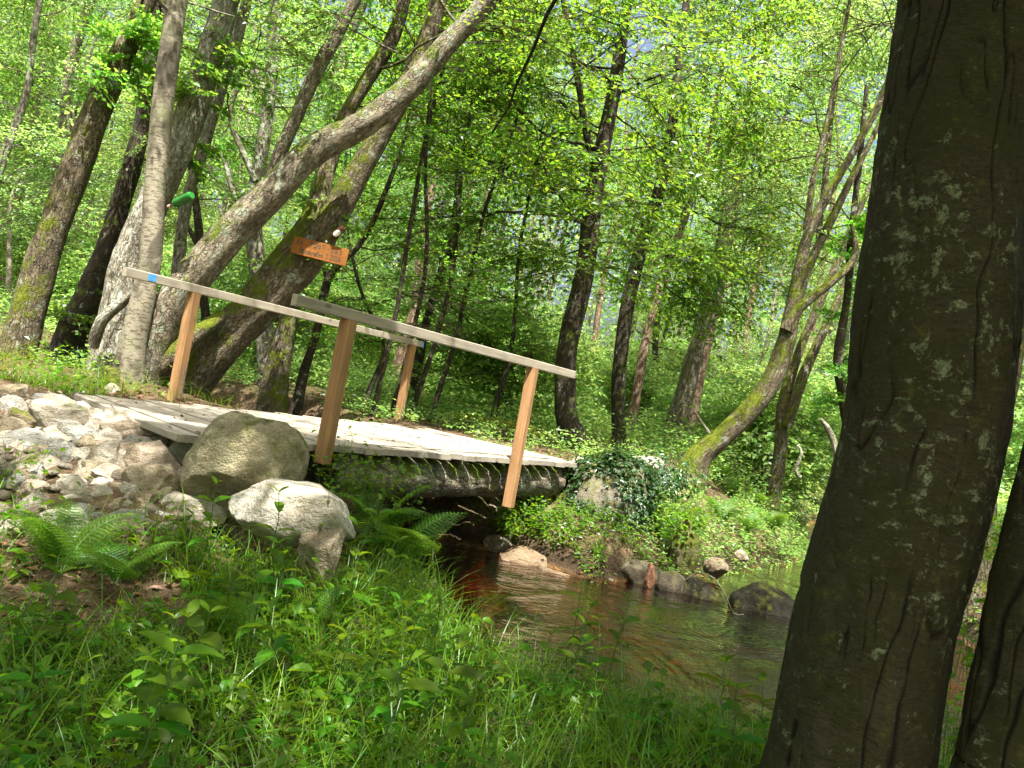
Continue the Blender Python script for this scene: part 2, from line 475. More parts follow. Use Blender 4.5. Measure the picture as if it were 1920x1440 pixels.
def attr(N): return N.n('ShaderNodeAttribute', attribute_name='bc').outputs['Vector']
def bark(name, dark, light, crack=(.016, .012, .009), cscale=20, stretch=.34, lichen=.3, lcol=(.30, .33, .25), moss=.5, mosscol=(.085, .115, .012), bumpd=.012, mossbias=0.0):
    m, nt = newmat(name); N = NT(nt)
    bc = attr(N)
    nz = N.noise(bc, 4, 4)
    wob = N.n('ShaderNodeVectorMath', operation='MULTIPLY_ADD')
    N.l(nz.outputs['Color'], wob.inputs[0]); wob.inputs[1].default_value = (.09, .09, .12); N.l(bc, wob.inputs[2])
    st = N.mapping(wob.outputs[0], (1, 1, stretch))
    vo = N.n('ShaderNodeTexVoronoi', feature='DISTANCE_TO_EDGE'); vo.inputs['Scale'].default_value = cscale; N.l(st, vo.inputs['Vector'])
    cr = N.map(vo.outputs['Distance'], .0, .11)
    fur = N.noise(N.mapping(wob.outputs[0], (1, 1, .16)), cscale * .8, 4, .6).outputs[0]
    fur = N.map(N.math('ABSOLUTE', N.math('SUBTRACT', fur, .5)), .0, .045)
    brk = N.map(N.noise(bc, 9, 3).outputs[0], .38, .62)
    cr = N.math('MULTIPLY', N.math('MAXIMUM', cr, brk), N.math('ADD', N.math('MULTIPLY', fur, .6), .4))
    fine = N.noise(N.mapping(bc, (1, 1, .5)), 38, 5, .65).outputs[0]
    big = N.noise(bc, 2.2, 3).outputs[0]
    col = N.mix(N.map(fine, .3, .72), dark, light)
    col = N.mix(N.map(big, .35, .7, 0, .5), col, tuple(c * .6 for c in dark))
    lm = N.map(N.noise(bc, 7, 5, .62, .6).outputs[0], .62 - .16 * lichen, .68 - .16 * lichen, 0, .85)
    col = N.mix(lm, col, N.mix(fine, tuple(c * .7 for c in lcol), lcol))
    col = N.mix(N.map(cr, 0, 1, .72, 0), col, crack)
    geo = N.n('ShaderNodeNewGeometry'); sep = N.n('ShaderNodeSeparateXYZ'); N.l(geo.outputs['Normal'], sep.inputs[0])
    mn = N.noise(bc, 5, 5, .7).outputs[0]
    mf = N.math('ADD', N.math('MULTIPLY', sep.outputs['Z'], .85 * moss), N.math('ADD', N.map(mn, .3, .7, -.55, .42), mossbias))
    mf = N.map(mf, .02, .35)
    col = N.mix(mf, col, N.mix(fine, tuple(c * .45 for c in mosscol), tuple(min(1, c * 1.5) for c in mosscol)))
    hgt = N.math('ADD', N.math('MULTIPLY', cr, .8), N.math('MULTIPLY', fine, .45))
    hgt = N.math('ADD', hgt, N.math('MULTIPLY', mf, .3))
    N.principled(col, .9, N.bump(hgt, 1.0, bumpd * 1.6), .2)
    return m
BARK_OAK = bark('oak_bark', (.085, .068, .045), (.36, .315, .23), cscale=27, stretch=.5, moss=.55, lichen=.5)
BARK_MOSSY = bark('mossy_bark', (.06, .048, .03), (.27, .225, .15), cscale=27, stretch=.5, moss=1.0, lichen=.3, mossbias=.12, mosscol=(.10, .125, .010))
BARK_GREY = bark('grey_bark', (.08, .07, .05), (.27, .245, .19), cscale=9, moss=.25, lichen=.7, mossbias=-.12, bumpd=.006)
BARK_PALE = bark('flaky_pale_bark', (.15, .13, .095), (.50, .47, .38), cscale=30, stretch=.45, moss=.3, lichen=.8, lcol=(.45, .46, .38), mossbias=-.1)
BARK_DARK = bark('dark_bark', (.026, .021, .015), (.085, .07, .05), moss=.45, lichen=.15, mossbias=-.03, bumpd=.008)
BARK_PINE = bark('pine_bark', (.14, .085, .055), (.36, .25, .18), cscale=12, moss=.1, lichen=.2, mossbias=-.3)
BARK_BIG = None

def birch_mat():
    m, nt = newmat('birch_bark'); N = NT(nt); bc = attr(N)
    hz = N.mapping(bc, (2.0, 2.0, 7))
    band = N.noise(hz, 7, 5, .65).outputs[0]
    fine = N.noise(N.mapping(bc, (1, 1, 4)), 45, 4, .7).outputs[0]
    big = N.noise(N.mapping(bc, (1, 1, .7)), 3.2, 4, .6, .5).outputs[0]
    col = N.mix(N.map(fine, .3, .7), (.105, .095, .065), (.33, .30, .225))
    col = N.mix(N.map(band, .51, .57, 0, .85), col, (.07, .055, .04))
    col = N.mix(N.map(big, .50, .60, 0, .85), col, (.05, .042, .028))
    gr = N.noise(bc, 3, 4, .6).outputs[0]
    col = N.mix(N.map(gr, .52, .75, 0, .55), col, (.12, .14, .05))
    h = N.math('SUBTRACT', fine, N.math('MULTIPLY', band, .8))
    N.principled(col, .75, N.bump(h, .7, .006), .3); return m
BARK_BIRCH = birch_mat()

def big_bark():
    """the bark of the big trunk by the camera: thin dark upright cracks, sideways grain and pale lichen blotches"""
    m, nt = newmat('cracked_lichen_bark'); N = NT(nt); bc = attr(N)
    nz = N.noise(bc, 5, 4)
    wob = N.n('ShaderNodeVectorMath', operation='MULTIPLY_ADD'); N.l(nz.outputs['Color'], wob.inputs[0]); wob.inputs[1].default_value = (.05, .05, .10); N.l(bc, wob.inputs[2])
    crk = N.n('ShaderNodeAttribute', attribute_name='crk').outputs['Fac']
    grain = N.noise(N.mapping(wob.outputs[0], (1, 1, 4.5)), 24, 6, .72).outputs[0]
    gr2 = N.noise(N.mapping(wob.outputs[0], (1, 1, 3)), 75, 5, .7).outputs[0]
    fine = N.noise(bc, 110, 4, .7).outputs[0]
    big = N.noise(bc, 4.5, 4, .6).outputs[0]
    col = N.mix(N.map(grain, .3, .7), (.009, .0075, .004), (.052, .042, .023))
    col = N.mix(N.map(gr2, .45, .75, 0, .7), col, (.06, .05, .03))
    col = N.mix(N.map(big, .42, .62, 0, .65), col, (.026, .027, .008))
    l1 = N.noise(N.mapping(wob.outputs[0], (1, 1, 1.15)), 19, 7, .72, .35).outputs[0]
    region = N.map(N.noise(bc, 2.1, 3).outputs[0], .35, .65, -.06, .05)
    edge = N.math('ADD', N.math('MULTIPLY', N.math('SUBTRACT', gr2, .5), .12), region)
    lm = N.map(N.math('ADD', l1, edge), .58, .64, 0, .85)
    col = N.mix(lm, col, N.mix(N.map(fine, .35, .68), (.06, .07, .04), (.25, .28, .185)))
    l2 = N.map(N.math('ADD', N.noise(bc, 30, 5, .75).outputs[0], N.math('MULTIPLY', region, .6)), .60, .70, 0, .6)
    col = N.mix(l2, col, (.12, .135, .075))
    yel = N.map(N.noise(bc, 17, 6, .75).outputs[0], .57, .68, 0, .55)
    col = N.mix(yel, col, (.085, .082, .014))
    col = N.mix(N.map(crk, .15, .8, 0, .9), col, (.007, .005, .004))
    h = N.math('ADD', N.math('MULTIPLY', grain, .35), N.math('ADD', N.math('MULTIPLY', fine, .4), N.math('MULTIPLY', gr2, .35)))
    h = N.math('ADD', h, N.math('MULTIPLY', lm, .12))
    N.principled(col, .85, N.bump(h, .8, .008), .2); return m
BARK_BIG = big_bark()

def rock_mat():
    m, nt = newmat('river_stone'); N = NT(nt)
    oi = N.n('ShaderNodeObjectInfo')
    tc = N.n('ShaderNodeTexCoord'); ob = tc.outputs['Object']
    ofs = N.n('ShaderNodeVectorMath', operation='ADD'); N.l(ob, ofs.inputs[0])
    cmb = N.n('ShaderNodeCombineXYZ'); N.l(N.math('MULTIPLY', oi.outputs['Random'], 40.0), cmb.inputs[0]); N.l(cmb.outputs[0], ofs.inputs[1])
    v = ofs.outputs[0]
    big = N.noise(v, 5, 5, .62, .5).outputs[0]; med = N.noise(v, 17, 5, .65).outputs[0]; fine = N.noise(v, 120, 4, .7).outputs[0]
    veins = N.noise(N.mapping(v, (1, .6, 3.5)), 8, 5, .68, .6).outputs[0]
    base = oi.outputs['Color']
    col = N.mix(N.map(big, .3, .7, .75, 0), base, (.55, .47, .36), 'MULTIPLY')
    col = N.mix(N.map(veins, .50, .70, 0, .6), col, N.mix(.5, base, (1, .95, .82), 'OVERLAY'))
    col = N.mix(N.map(med, .3, .7, .8, 0), col, (.5, .46, .4), 'MULTIPLY')
    sp = N.map(fine, .3, .7, .74, 1.2)
    spc = N.n('ShaderNodeCombineColor'); [N.l(sp, spc.inputs[i]) for i in range(3)]
    col = N.mix(1.0, col, spc.outputs[0], 'MULTIPLY')
    geo = N.n('ShaderNodeNewGeometry'); sep = N.n('ShaderNodeSeparateXYZ'); N.l(geo.outputs['Normal'], sep.inputs[0])
    mo = N.math('ADD', N.math('MULTIPLY', sep.outputs['Z'], .35), N.map(N.noise(v, 6, 5, .7).outputs[0], .3, .7, -.6, .6))
    mf = N.map(N.math('ADD', mo, N.map(oi.outputs['Alpha'], 0, 1, -.9, .55)), 0, .45)
    mosscol = N.mix(N.map(med, .35, .65), (.035, .045, .008), (.13, .14, .022))
    col = N.mix(mf, col, mosscol)
    h = N.math('ADD', N.math('MULTIPLY', med, .7), N.math('ADD', N.math('MULTIPLY', fine, .18), N.math('MULTIPLY', N.noise(v, 60, 3).outputs[0], .3)))
    N.principled(col, .88, N.bump(h, 1.0, .04), .25); return m
ROCK = rock_mat()

def wood_mat(name, a, b, knots=True, scale=1.0, rough=.75):
    m, nt = newmat(name); N = NT(nt); bc = attr(N)
    g = N.noise(N.mapping(bc, (1, 1, .05)), 60 * scale, 4, .6, .4).outputs[0]
    g2 = N.noise(N.mapping(bc, (1, 1, .12)), 14 * scale, 4, .6, .8).outputs[0]
    col = N.mix(N.map(g, .3, .7), a, b)
    col = N.mix(N.map(g2, .35, .7, 0, .5), col, tuple(x * .62 for x in a))
    if knots:
        vo = N.n('ShaderNodeTexVoronoi'); vo.inputs['Scale'].default_value = 4.2; N.l(N.mapping(bc, (1, 1, .55)), vo.inputs['Vector'])
        k = N.map(vo.outputs['Distance'], .03, .10, .8, 0)
        col = N.mix(k, col, tuple(x * .4 for x in a))
    st = N.noise(bc, 5, 3).outputs[0]
    col = N.mix(N.map(st, .5, .75, 0, .35), col, tuple(x * .5 for x in a))
    rnd = N.n('ShaderNodeNewGeometry').outputs['Random Per Island']
    hs = N.n('ShaderNodeHueSaturation'); N.l(col, hs.inputs['Color']); N.l(N.map(rnd, 0, 1, .82, 1.15), hs.inputs['Value'])
    N.principled(hs.outputs[0], rough, N.bump(N.math('ADD', g, g2), .35, .004), .25); return m
WOOD_DECK = wood_mat('weathered_deck_wood', (.23, .205, .165), (.37, .335, .275))
WOOD_RAIL = wood_mat('grey_rail_wood', (.25, .22, .172), (.37, .33, .265))
WOOD_POST = wood_mat('orange_post_wood', (.25, .135, .058), (.37, .215, .105))
WOOD_SIGN = wood_mat('orange_sign_wood', (.165, .060, .008), (.24, .09, .013), knots=False)
def plain(name, col, rough=.6, spec=.3, trans=0.0):
    m, nt = newmat(name); N = NT(nt)
    tc = N.n('ShaderNodeTexCoord').outputs['Object']
    f = N.noise(tc, 40, 4, .6).outputs[0]
    p = N.principled(N.mix(N.map(f, .3, .7), tuple(c * .8 for c in col), tuple(min(1, c * 1.15) for c in col)), rough, None, spec)
    p.inputs['Transmission Weight'].default_value = trans
    return m
TAPE = plain('blue_paint_mark', (.06, .26, .62), .5)
INK = plain('dark_letter_paint', (.035, .03, .025), .7)
STEEL = plain('rusty_steel', (.20, .15, .12), .5, .5)
PLASTIC_G = plain('green_bottle_plastic', (.025, .19, .03), .22, .5, .25)
PLASTIC_B = plain('brown_bottle_glass', (.055, .02, .009), .15, .5, .2)
CAP = plain('pink_cap_plastic', (.62, .30, .30), .4)
PAPER = plain('white_label_paper', (.74, .72, .68), .7)

def ground_mat():
    m, nt = newmat('woodland_soil'); N = NT(nt)
    tc = N.n('ShaderNodeTexCoord').outputs['Object']
    a = N.noise(tc, 1.3, 5, .6).outputs[0]; b = N.noise(tc, 14, 5, .7).outputs[0]; c = N.noise(tc, 70, 4, .7).outputs[0]
    vo = N.n('ShaderNodeTexVoronoi'); vo.inputs['Scale'].default_value = 34; N.l(tc, vo.inputs['Vector'])
    col = N.mix(N.map(b, .3, .7), (.05, .034, .02), (.17, .115, .07))
    col = N.mix(N.map(vo.outputs['Distance'], .1, .5, .5, 0), col, (.24, .17, .11))
    col = N.mix(N.map(c, .45, .75, 0, .6), col, (.03, .021, .013))
    geo = N.n('ShaderNodeNewGeometry'); sp = N.n('ShaderNodeSeparateXYZ'); N.l(geo.outputs['Position'], sp.inputs[0])
    col = N.mix(N.map(a, .55, .72, 0, .5), col, N.mix(c, (.03, .05, .008), (.10, .13, .025)))
    far = N.map(sp.outputs['Y'], 12, 17, 0, .75)
    col = N.mix(N.math('MULTIPLY', far, N.map(b, .3, .6)), col, N.mix(c, (.04, .075, .012), (.12, .17, .03)))
    bed = N.mix(N.map(b, .35, .65), (.105, .048, .016), (.26, .145, .05))
    bed = N.mix(N.map(a, .42, .58, 0, .9), bed, (.045, .022, .009))
    col = N.mix(N.map(sp.outputs['Z'], .0, .05, 1, 0), col, bed)
    wet = N.math('MULTIPLY', N.map(sp.outputs['Z'], .0, .05, 0, 1), N.map(sp.outputs['Z'], .10, .26, 1, 0))
    col = N.mix(N.math('MULTIPLY', wet, .85), col, (.028, .019, .011))
    N.principled(col, .95, N.bump(N.math('ADD', b, N.math('ADD', c, vo.outputs['Distance'])), .8, .03), .15); return m
GROUND = ground_mat()

def water_mat():
    m, nt = newmat('brown_stream_water'); N = NT(nt)
    tc = N.n('ShaderNodeTexCoord').outputs['Object']
    n1 = N.noise(N.mapping(tc, (1, .8, 1)), 3.2, 3, .55, .6).outputs[0]
    n2_ = N.noise(N.mapping(tc, (1, 1.4, 1)), 12, 3, .6, .8).outputs[0]
    wv = N.n('ShaderNodeTexWave', wave_type='RINGS', rings_direction='SPHERICAL'); wv.inputs['Scale'].default_value = 4.2
    wv.inputs['Distortion'].default_value = 4.5; wv.inputs['Detail'].default_value = 2; wv.inputs['Detail Scale'].default_value = 1.3
    ctr = G(1385, 1190, 0.0)
    mp = N.mapping(tc, (1, 1, 1), (-ctr[0], -ctr[1], 0)); N.l(mp, wv.inputs['Vector'])
    ln = N.n('ShaderNodeVectorMath', operation='LENGTH'); N.l(mp, ln.inputs[0])
    fall = N.map(ln.outputs['Value'], .2, 1.1, 1, 0)
    h = N.math('ADD', N.math('MULTIPLY', n1, .8), N.math('MULTIPLY', n2_, .42))
    h = N.math('ADD', h, N.math('MULTIPLY', N.math('MULTIPLY', wv.outputs[0], fall), .28))
    calm = N.map(N.noise(tc, .9, 3, .6, 1.0).outputs[0], .40, .62, .22, 1.15)
    h = N.math('MULTIPLY', h, calm)
    bm = N.bump(h, .6, .06)
    tr = N.n('ShaderNodeBsdfTransparent'); tr.inputs[0].default_value = (.40, .165, .042, 1)
    gl = N.n('ShaderNodeBsdfGlossy'); gl.inputs['Roughness'].default_value = .03; N.l(bm, gl.inputs['Normal'])
    fr = N.n('ShaderNodeFresnel'); fr.inputs[0].default_value = 1.33; N.l(bm, fr.inputs['Normal'])
    mx = N.n('ShaderNodeMixShader'); N.l(N.math('MINIMUM', N.math('ADD', N.math('MULTIPLY', fr.outputs[0], 1.6), .025), 1.0), mx.inputs[0]); N.l(tr.outputs[0], mx.inputs[1]); N.l(gl.outputs[0], mx.inputs[2])
    o = N.n('ShaderNodeOutputMaterial'); N.l(mx.outputs[0], o.inputs[0]); return m
WATER = water_mat()

# ------------------------------------------------------------------ ground and water
def axis_coords(lo, hi, a, b, st, grow=1.16):
    mid = list(np.arange(a, b, st)); s = st; x = b
    right = []
    while x < hi: right.append(x); s *= grow; x += s
    left = []; s = st; x = a - s
    while x > lo: left.append(x); s *= grow; x -= s
    return np.array(left[::-1] + mid + right)
gx = axis_coords(-140, 140, -5.5, 6.5, .06); gy = axis_coords(-30, 170, 1.2, 13, .06)
XX, YY = np.meshgrid(gx, gy)
ZZ = Hh(XX, YY)
near_ = (sstep(16, 11, YY)) * .018
ZZ = ZZ + near_ * n2(XX, YY, 6.0, 21, 3)
mb = MB(); nx, ny = len(gx), len(gy)
i_, j_ = np.meshgrid(np.arange(nx - 1), np.arange(ny - 1))
i_, j_ = i_.ravel(), j_.ravel()
mb.add(np.stack([XX, YY, ZZ], -1).reshape(-1, 3), np.stack([j_ * nx + i_, j_ * nx + i_ + 1, (j_ + 1) * nx + i_ + 1, (j_ + 1) * nx + i_], -1))
tag(mb.build('ground', GROUND, smooth=True), kind='structure')

wx, wy = np.arange(-17, 12, .16), np.arange(4.2, 23, .16)
WX, WY = np.meshgrid(wx, wy); SDW = stream_sd(WX, WY) < .75
cell = SDW[:-1, :-1] & SDW[1:, :-1] & SDW[:-1, 1:] & SDW[1:, 1:]
jj, ii = np.nonzero(cell); k = len(wx)
q = np.stack([jj * k + ii, jj * k + ii + 1, (jj + 1) * k + ii + 1, (jj + 1) * k + ii], -1)
us, inv = np.unique(q, return_inverse=True)
mb = MB(); mb.add(np.stack([WX.ravel()[us], WY.ravel()[us], np.zeros(len(us))], -1), inv.reshape(-1, 4))
wo = tag(mb.build('stream_water', WATER), kind='structure')

# ------------------------------------------------------------------ where the leaf canopy lets the sun through
LIT = [(-.95, 8.65, 2.15, 1.15, math.atan2(.875, .485)), (-1.0, 4.55, .50, .34, 0), (-1.55, 4.85, .36, .22, .3), (-2.35, 4.35, .34, .22, 0), (-2.8, 5.45, .62, .42, .7), (-2.15, 5.05, .25, .2, 0), (-3.1, 5.9, .5, .3, .5),
       (-.5, 3.45, .42, .9, .1), (-1.95, 4.1, .42, .32, 0), (-1.55, 4.05, .25, .16, 0), (.35, 3.45, .22, .2, 0), (2.5, 9.9, 1.2, 1.1, 0), (.45, 8.0, .4, .3, 0), (1.6, 9.9, .6, .35, 0), (2.2, 12.6, 1.4, .8, 0), (.9, 11.2, .4, .5, 0)]
_lr = np.random.default_rng(5)
LIT += [(_lr.uniform(-.6, .25) * yy_, yy_, _lr.uniform(.07, .21), _lr.uniform(.05, .14), _lr.uniform(0, 3)) for yy_ in _lr.uniform(2.3, 4.6, 40)]
LIT += [(_lr.uniform(-.45, .1) * 9.5, _lr.uniform(8.2, 10.8), _lr.uniform(.2, .5), _lr.uniform(.15, .4), _lr.uniform(0, 3)) for _ in range(12)]
SHADE = [(2.0, 7.4, 1.9, 1.3), (1.2, 8.8, .7, .7), (4.3, 7.2, 1.4, 1.8), (1.35, 3.7, .75, 1.0), (-2.2, 2.9, 1.3, .8), (1.0, 2.6, .9, .7)]
def lit_at(p, grow=1.0, zg=.55):
    t = (p[:, 2] - zg) / SUN[2]; qx = p[:, 0] - SUN[0] * t; qy = p[:, 1] - SUN[1] * t
    out = np.zeros(len(p), bool)
    for (x, y, a, b, an) in LIT:
        dx, dy = qx - x, qy - y
        u = (dx * math.cos(an) + dy * math.sin(an)) / a; v = (-dx * math.sin(an) + dy * math.cos(an)) / b
        if a > .2: out |= u * u + v * v < grow
    return out
def sun_keep(thr=-.2, seed=40, zg=.5, lit=True):
    def k(p):
        t = (p[:, 2] - zg) / SUN[2]
        qx = p[:, 0] - SUN[0] * t; qy = p[:, 1] - SUN[1] * t
        ok = n2(qx, qy, 1.3, seed, 3) + .5 * n2(qx, qy, 4.0, seed + 3, 2) > thr
        for (x, y, a, b) in SHADE: ok |= ((qx - x) / a) ** 2 + ((qy - y) / b) ** 2 < 1
        if lit:
            for i_, (x, y, a, b, an) in enumerate(LIT):
                dx, dy = qx - x, qy - y
                u = (dx * math.cos(an) + dy * math.sin(an)) / a; v = (-dx * math.sin(an) + dy * math.cos(an)) / b
                if i_ == 0: u = u + 9.0 * (n2(qx, qy, 2.2, 99, 2) > .42)         # a few leaf shadows stay on the deck
                ok &= ~((u * u + v * v < 1) & (rng.random(len(p)) < .97))
        return ok
    return k
# ------------------------------------------------------------------ the footbridge
ZD = 0.96
A_, B_, C_, D_ = (G(138, 737, ZD), G(392, 838, ZD), G(1050, 859, ZD), G(800, 802, ZD))
pNL, pNR, pFL, pFR = G(610, 836, ZD), G(968, 862, ZD), G(326, 750, ZD), G(746, 791, ZD)
nd = unit((pNR - pNL) * (1, 1, 0))
# near edge: line just inside the near posts, met by the end boards
ins = np.array((-nd[1], nd[0], 0)) * .05
def meet(p, d, q, e):
    M = np.array([[d[0], -e[0]], [d[1], -e[1]]]); t = np.linalg.solve(M, (q - p)[:2]); return p + d * t[0]
B_ = meet(pNL + ins, nd, A_, unit(B_ - A_)); C_ = meet(pNL + ins, nd, C_, unit(C_ - D_))
bridge = thing('footbridge', 'wooden plank footbridge with handrails over the brown stream', 'footbridge', (B_ + C_) / 2 - (0, 0, .4))
deck = MB(); NPL = 29
up = np.array((0, 0, 1.0))
for k in range(NPL):
    g = .0075
    t0, t1 = k / NPL, (k + 1) / NPL
    e0 = rng.uniform(-.05, .06); e1 = rng.uniform(-.02, .03)
    near = (1 - (t0 + t1) / 2) * B_ + (t0 + t1) / 2 * C_; far = (1 - (t0 + t1) / 2) * A_ + (t0 + t1) / 2 * D_
    x = unit(far - near); wn_ = np.linalg.norm(C_ - B_) / NPL; wf_ = np.linalg.norm(D_ - A_) / NPL
    y = np.cross(up, x); y = unit(y)
    skew = abs(float(y @ unit(C_ - B_)))
    hw = min(wn_, wf_) * skew / 2 - g
    ln = np.linalg.norm(far - near) + e0 + e1
    c = (near - x * e1 + far + x * e0) / 2
    tilt = rng.normal(0, .006); z = unit(up + y * tilt)
    yy = np.cross(z, x)
    deck.box(c + (0, 0, -.0225 + rng.normal(0, .004)), [x, yy, z], (ln / 2, hw, .0225), 0, .004)
deck.build('deck', WOOD_DECK, bridge)
ndir = unit(C_ - B_); L_ = np.linalg.norm(C_ - B_); inward = np.array((-ndir[1], ndir[0], 0))
for k, off in enumerate((.22, 1.0, 1.75)):
    lg = MB()
    p0 = B_ + inward * off + ndir * (.35 * L_ if k else .28 * L_); p1 = B_ + inward * off + ndir * (L_ * .93)
    pth = np.linspace(p0, p1, 60) + (0, 0, -.045 - .185 - .015)
    pth[:, 2] += .012 * np.sin(np.linspace(0, 9, 60) + k)
    tube(lg, pth, .175 * (1 + .05 * np.sin(np.linspace(0, 7, 60) + k)), 26, 0, .10, 5, 60 + k, ridge=.02)
    lg.build('log_beam', BARK_DARK if k else BARK_OAK, bridge, True)
# dark joists between beams and planks
for k in range(3):
    j = MB(); c = (B_ * (1 - (.3 + .3 * k)) + C_ * (.3 + .3 * k)) + inward * 1.0 + (0, 0, -.075)
    j.box(c, [inward, ndir, up], (.85, .04, .028), 0, .004); j.build('joist', WOOD_DECK, bridge)
def post(p, top_py, px_top, depth_below, out, bracket=False, twist=.15):
    # height so that the top of the post meets the rail's underside
    zs = np.linspace(1.5, 2.6, 400)
    ys = np.array([project(np.array((p[0], p[1], z)))[1] for z in zs])
    zt = zs[np.argmin(abs(ys - top_py))]
    m = MB()
    a = unit(ndir * math.cos(twist) + inward * math.sin(twist)); b = np.cross(up, a)
    z0 = ZD - depth_below
    lean = np.zeros(3)
    top = np.array((p[0], p[1], zt)); bot = np.array((p[0], p[1], z0)) + out
    ax = unit(top - bot); a = unit(a - ax * (a @ ax)); b = np.cross(ax, a)
    m.box((top + bot) / 2, [ax, a, b], (np.linalg.norm(top - bot) / 2, .046, .046), 0, .007)
    o = m.build('post', WOOD_POST, bridge)
    if bracket:
        k = MB(); c = np.array((p[0], p[1], ZD + .17)) - b * .049 + a * .012
        k.box(c, [ax, a, b], (.15, .014, .004), 0, .002)
        for t in (-.1, 0, .1):
            k.box(c + ax * t - b * .005, [ax, a, b], (.006, .006, .003), 0, .002)
        k.build('metal_strip', STEEL, o)
    return top
tNL = post(pNL, 600, 650, .12, np.zeros(3)); tNR = post(pNR, 690, 1003, .44, -ndir * .03 - inward * .02)
tFL = post(pFL, 549, 358, .10, np.zeros(3), True); tFR = post(pFR, 647, 765, .10, np.zeros(3), True)
def rail(t0, t1, x0, x1, marks):
    d = unit(t1 - t0); ss = np.linspace(-2.5, 4, 3000); xs = np.array([project(t0 + d * s + (0, 0, .045))[0] for s in ss])
    s0 = ss[np.argmin(abs(xs - x0))]; s1 = ss[np.argmin(abs(xs - x1))]
    side = unit(np.cross(up, d)); z = np.cross(d, side)
    m = MB(); c = t0 + d * (s0 + s1) / 2 + z * .038
    m.box(c, [d, side, z], ((s1 - s0) / 2, .025, .038), 0, .005)
    o = m.build('handrail', WOOD_RAIL, bridge)
    for (f, ln) in marks:
        k = MB(); k.box(t0 + d * (s0 + (s1 - s0) * f) + z * .040 - side * .0262, [d, side, z], (ln, .001, .029 if ln > .03 else .034)); k.build('blue_mark', TAPE, o)
rail(tNL, tNR, 552, 1076, []); rail(tFL, tFR, 234, 831, [(.055, .042), (.992, .022)])

# ------------------------------------------------------------------ the painted name board on the trunk
GLY = {'l': [[(.1, 0), (.0, .25), (.35, .95), (.45, .75), (.12, .3), (.2, 0), (.4, .12)]],
       'e': [[(.05, .28), (.42, .32), (.36, .5), (.2, .55), (.04, .35), (.08, .08), (.25, 0), (.45, .1)]],
       'é': [[(.05, .28), (.42, .32), (.36, .5), (.2, .55), (.04, .35), (.08, .08), (.25, 0), (.45, .1)], [(.2, .68), (.38, .85)]],
       'P': [[(.1, 0), (.1, 1)], [(-.02, .95), (.35, 1), (.55, .8), (.4, .52), (.1, .48)]], 'O': [[(.3, 0), (.05, .3), (.05, .7), (.3, 1), (.55, .7), (.55, .3), (.3, 0)]],
       'N': [[(.05, 0), (.05, 1), (.5, 0), (.5, 1)]], 'T': [[(0, 1), (.6, 1)], [(.3, 1), (.3, 0)]],
       'D': [[(.12, 0), (.12, .9)], [(-.02, .9), (.3, .9), (.52, .6), (.5, .25), (.3, 0), (-.02, 0)]],
       'S': [[(.5, .75), (.35, .9), (.1, .8), (.1, .58), (.45, .4), (.48, .15), (.25, 0), (.02, .12)]],
       'B': [[(.08, 0), (.08, 1)], [(-.05, 1), (.35, .98), (.48, .78), (.3, .55), (.08, .52)], [(.3, .55), (.55, .35), (.42, .05), (-.05, 0)]],
       'n': [[(.06, 0), (.06, .55)], [(.06, .4), (.22, .55), (.38, .45), (.4, 0)]], 'v': [[(.02, .55), (.2, 0), (.42, .58)]],
       'o': [[(.22, 0), (.04, .2), (.08, .48), (.25, .55), (.42, .38), (.38, .1), (.22, 0)]],
       's': [[(.36, .46), (.2, .55), (.06, .42), (.34, .2), (.24, 0), (.02, .08)]],
       '1': [[(.05, .7), (.25, .9), (.25, 0)], [(.05, 0), (.45, 0)]], '2': [[(.03, .7), (.2, .9), (.42, .72), (.03, 0), (.48, 0)]],
       '0': [[(.25, 0), (.04, .3), (.06, .7), (.25, .9), (.44, .7), (.46, .3), (.25, 0)]],
       '6': [[(.42, .88), (.15, .65), (.05, .25), (.25, 0), (.44, .2), (.3, .42), (.08, .3)]], '.': [[(.16, .42), (.2, .38)]], ' ': []}
sc_ = P(600, 471, 9.63)
sgn = thing('name_board', 'small orange wooden board with hand painted words nailed to the thick mossy leaning trunk', 'sign', sc_)
tilt = math.radians(-3.2)
sx = unit(np.array((1, .12, 0))); sz = np.array((0, 0, 1.0)); sy = np.cross(sz, sx)
sX = sx * math.cos(tilt) + sz * math.sin(tilt); sZ = np.cross(sX, sy)
bm_ = MB(); bm_.box(sc_, [sX, sy, sZ], (.313, .011, .097), 0, .003)
bm_.build('board', WOOD_SIGN, sgn)
lt = MB()
def write(text, u0, v0, hgt, adv, rot):
    u = u0
    for ch in text:
        for st_ in GLY[ch]:
            pts = spline([(u + a * hgt * .95, v0 + (u - u0) * rot + b * hgt, 0) for a, b in st_], .01) if len(st_) > 2 else np.array([(u + a * hgt * .95, v0 + (u - u0) * rot + b * hgt, 0) for a, b in st_])
            for p, q in zip(pts[:-1], pts[1:]):
                d = unit(q - p); nn = np.array((-d[1], d[0], 0)) * .0032
                e = d * .002
                quad = [p - e - nn, q + e - nn, q + e + nn, p - e + nn]
                W3 = [sc_ + sX * a[0] + sZ * a[1] - sy * (.0125 + .0004 * rng.random()) for a in quad]
                lt.add(W3, [(0, 1, 2, 3)])
        u += adv * (1 if ch not in ' .' else .7)
write('le', -.265, .025, .058, .036, 0); write('PONT', -.125, .015, .056, .046, .02); write('DeS', .12, .012, .056, .046, .02)
write('Bénévoles 1.2016', -.215, -.070, .058, .0300, .01)
lt.build('lettering', INK, sgn)

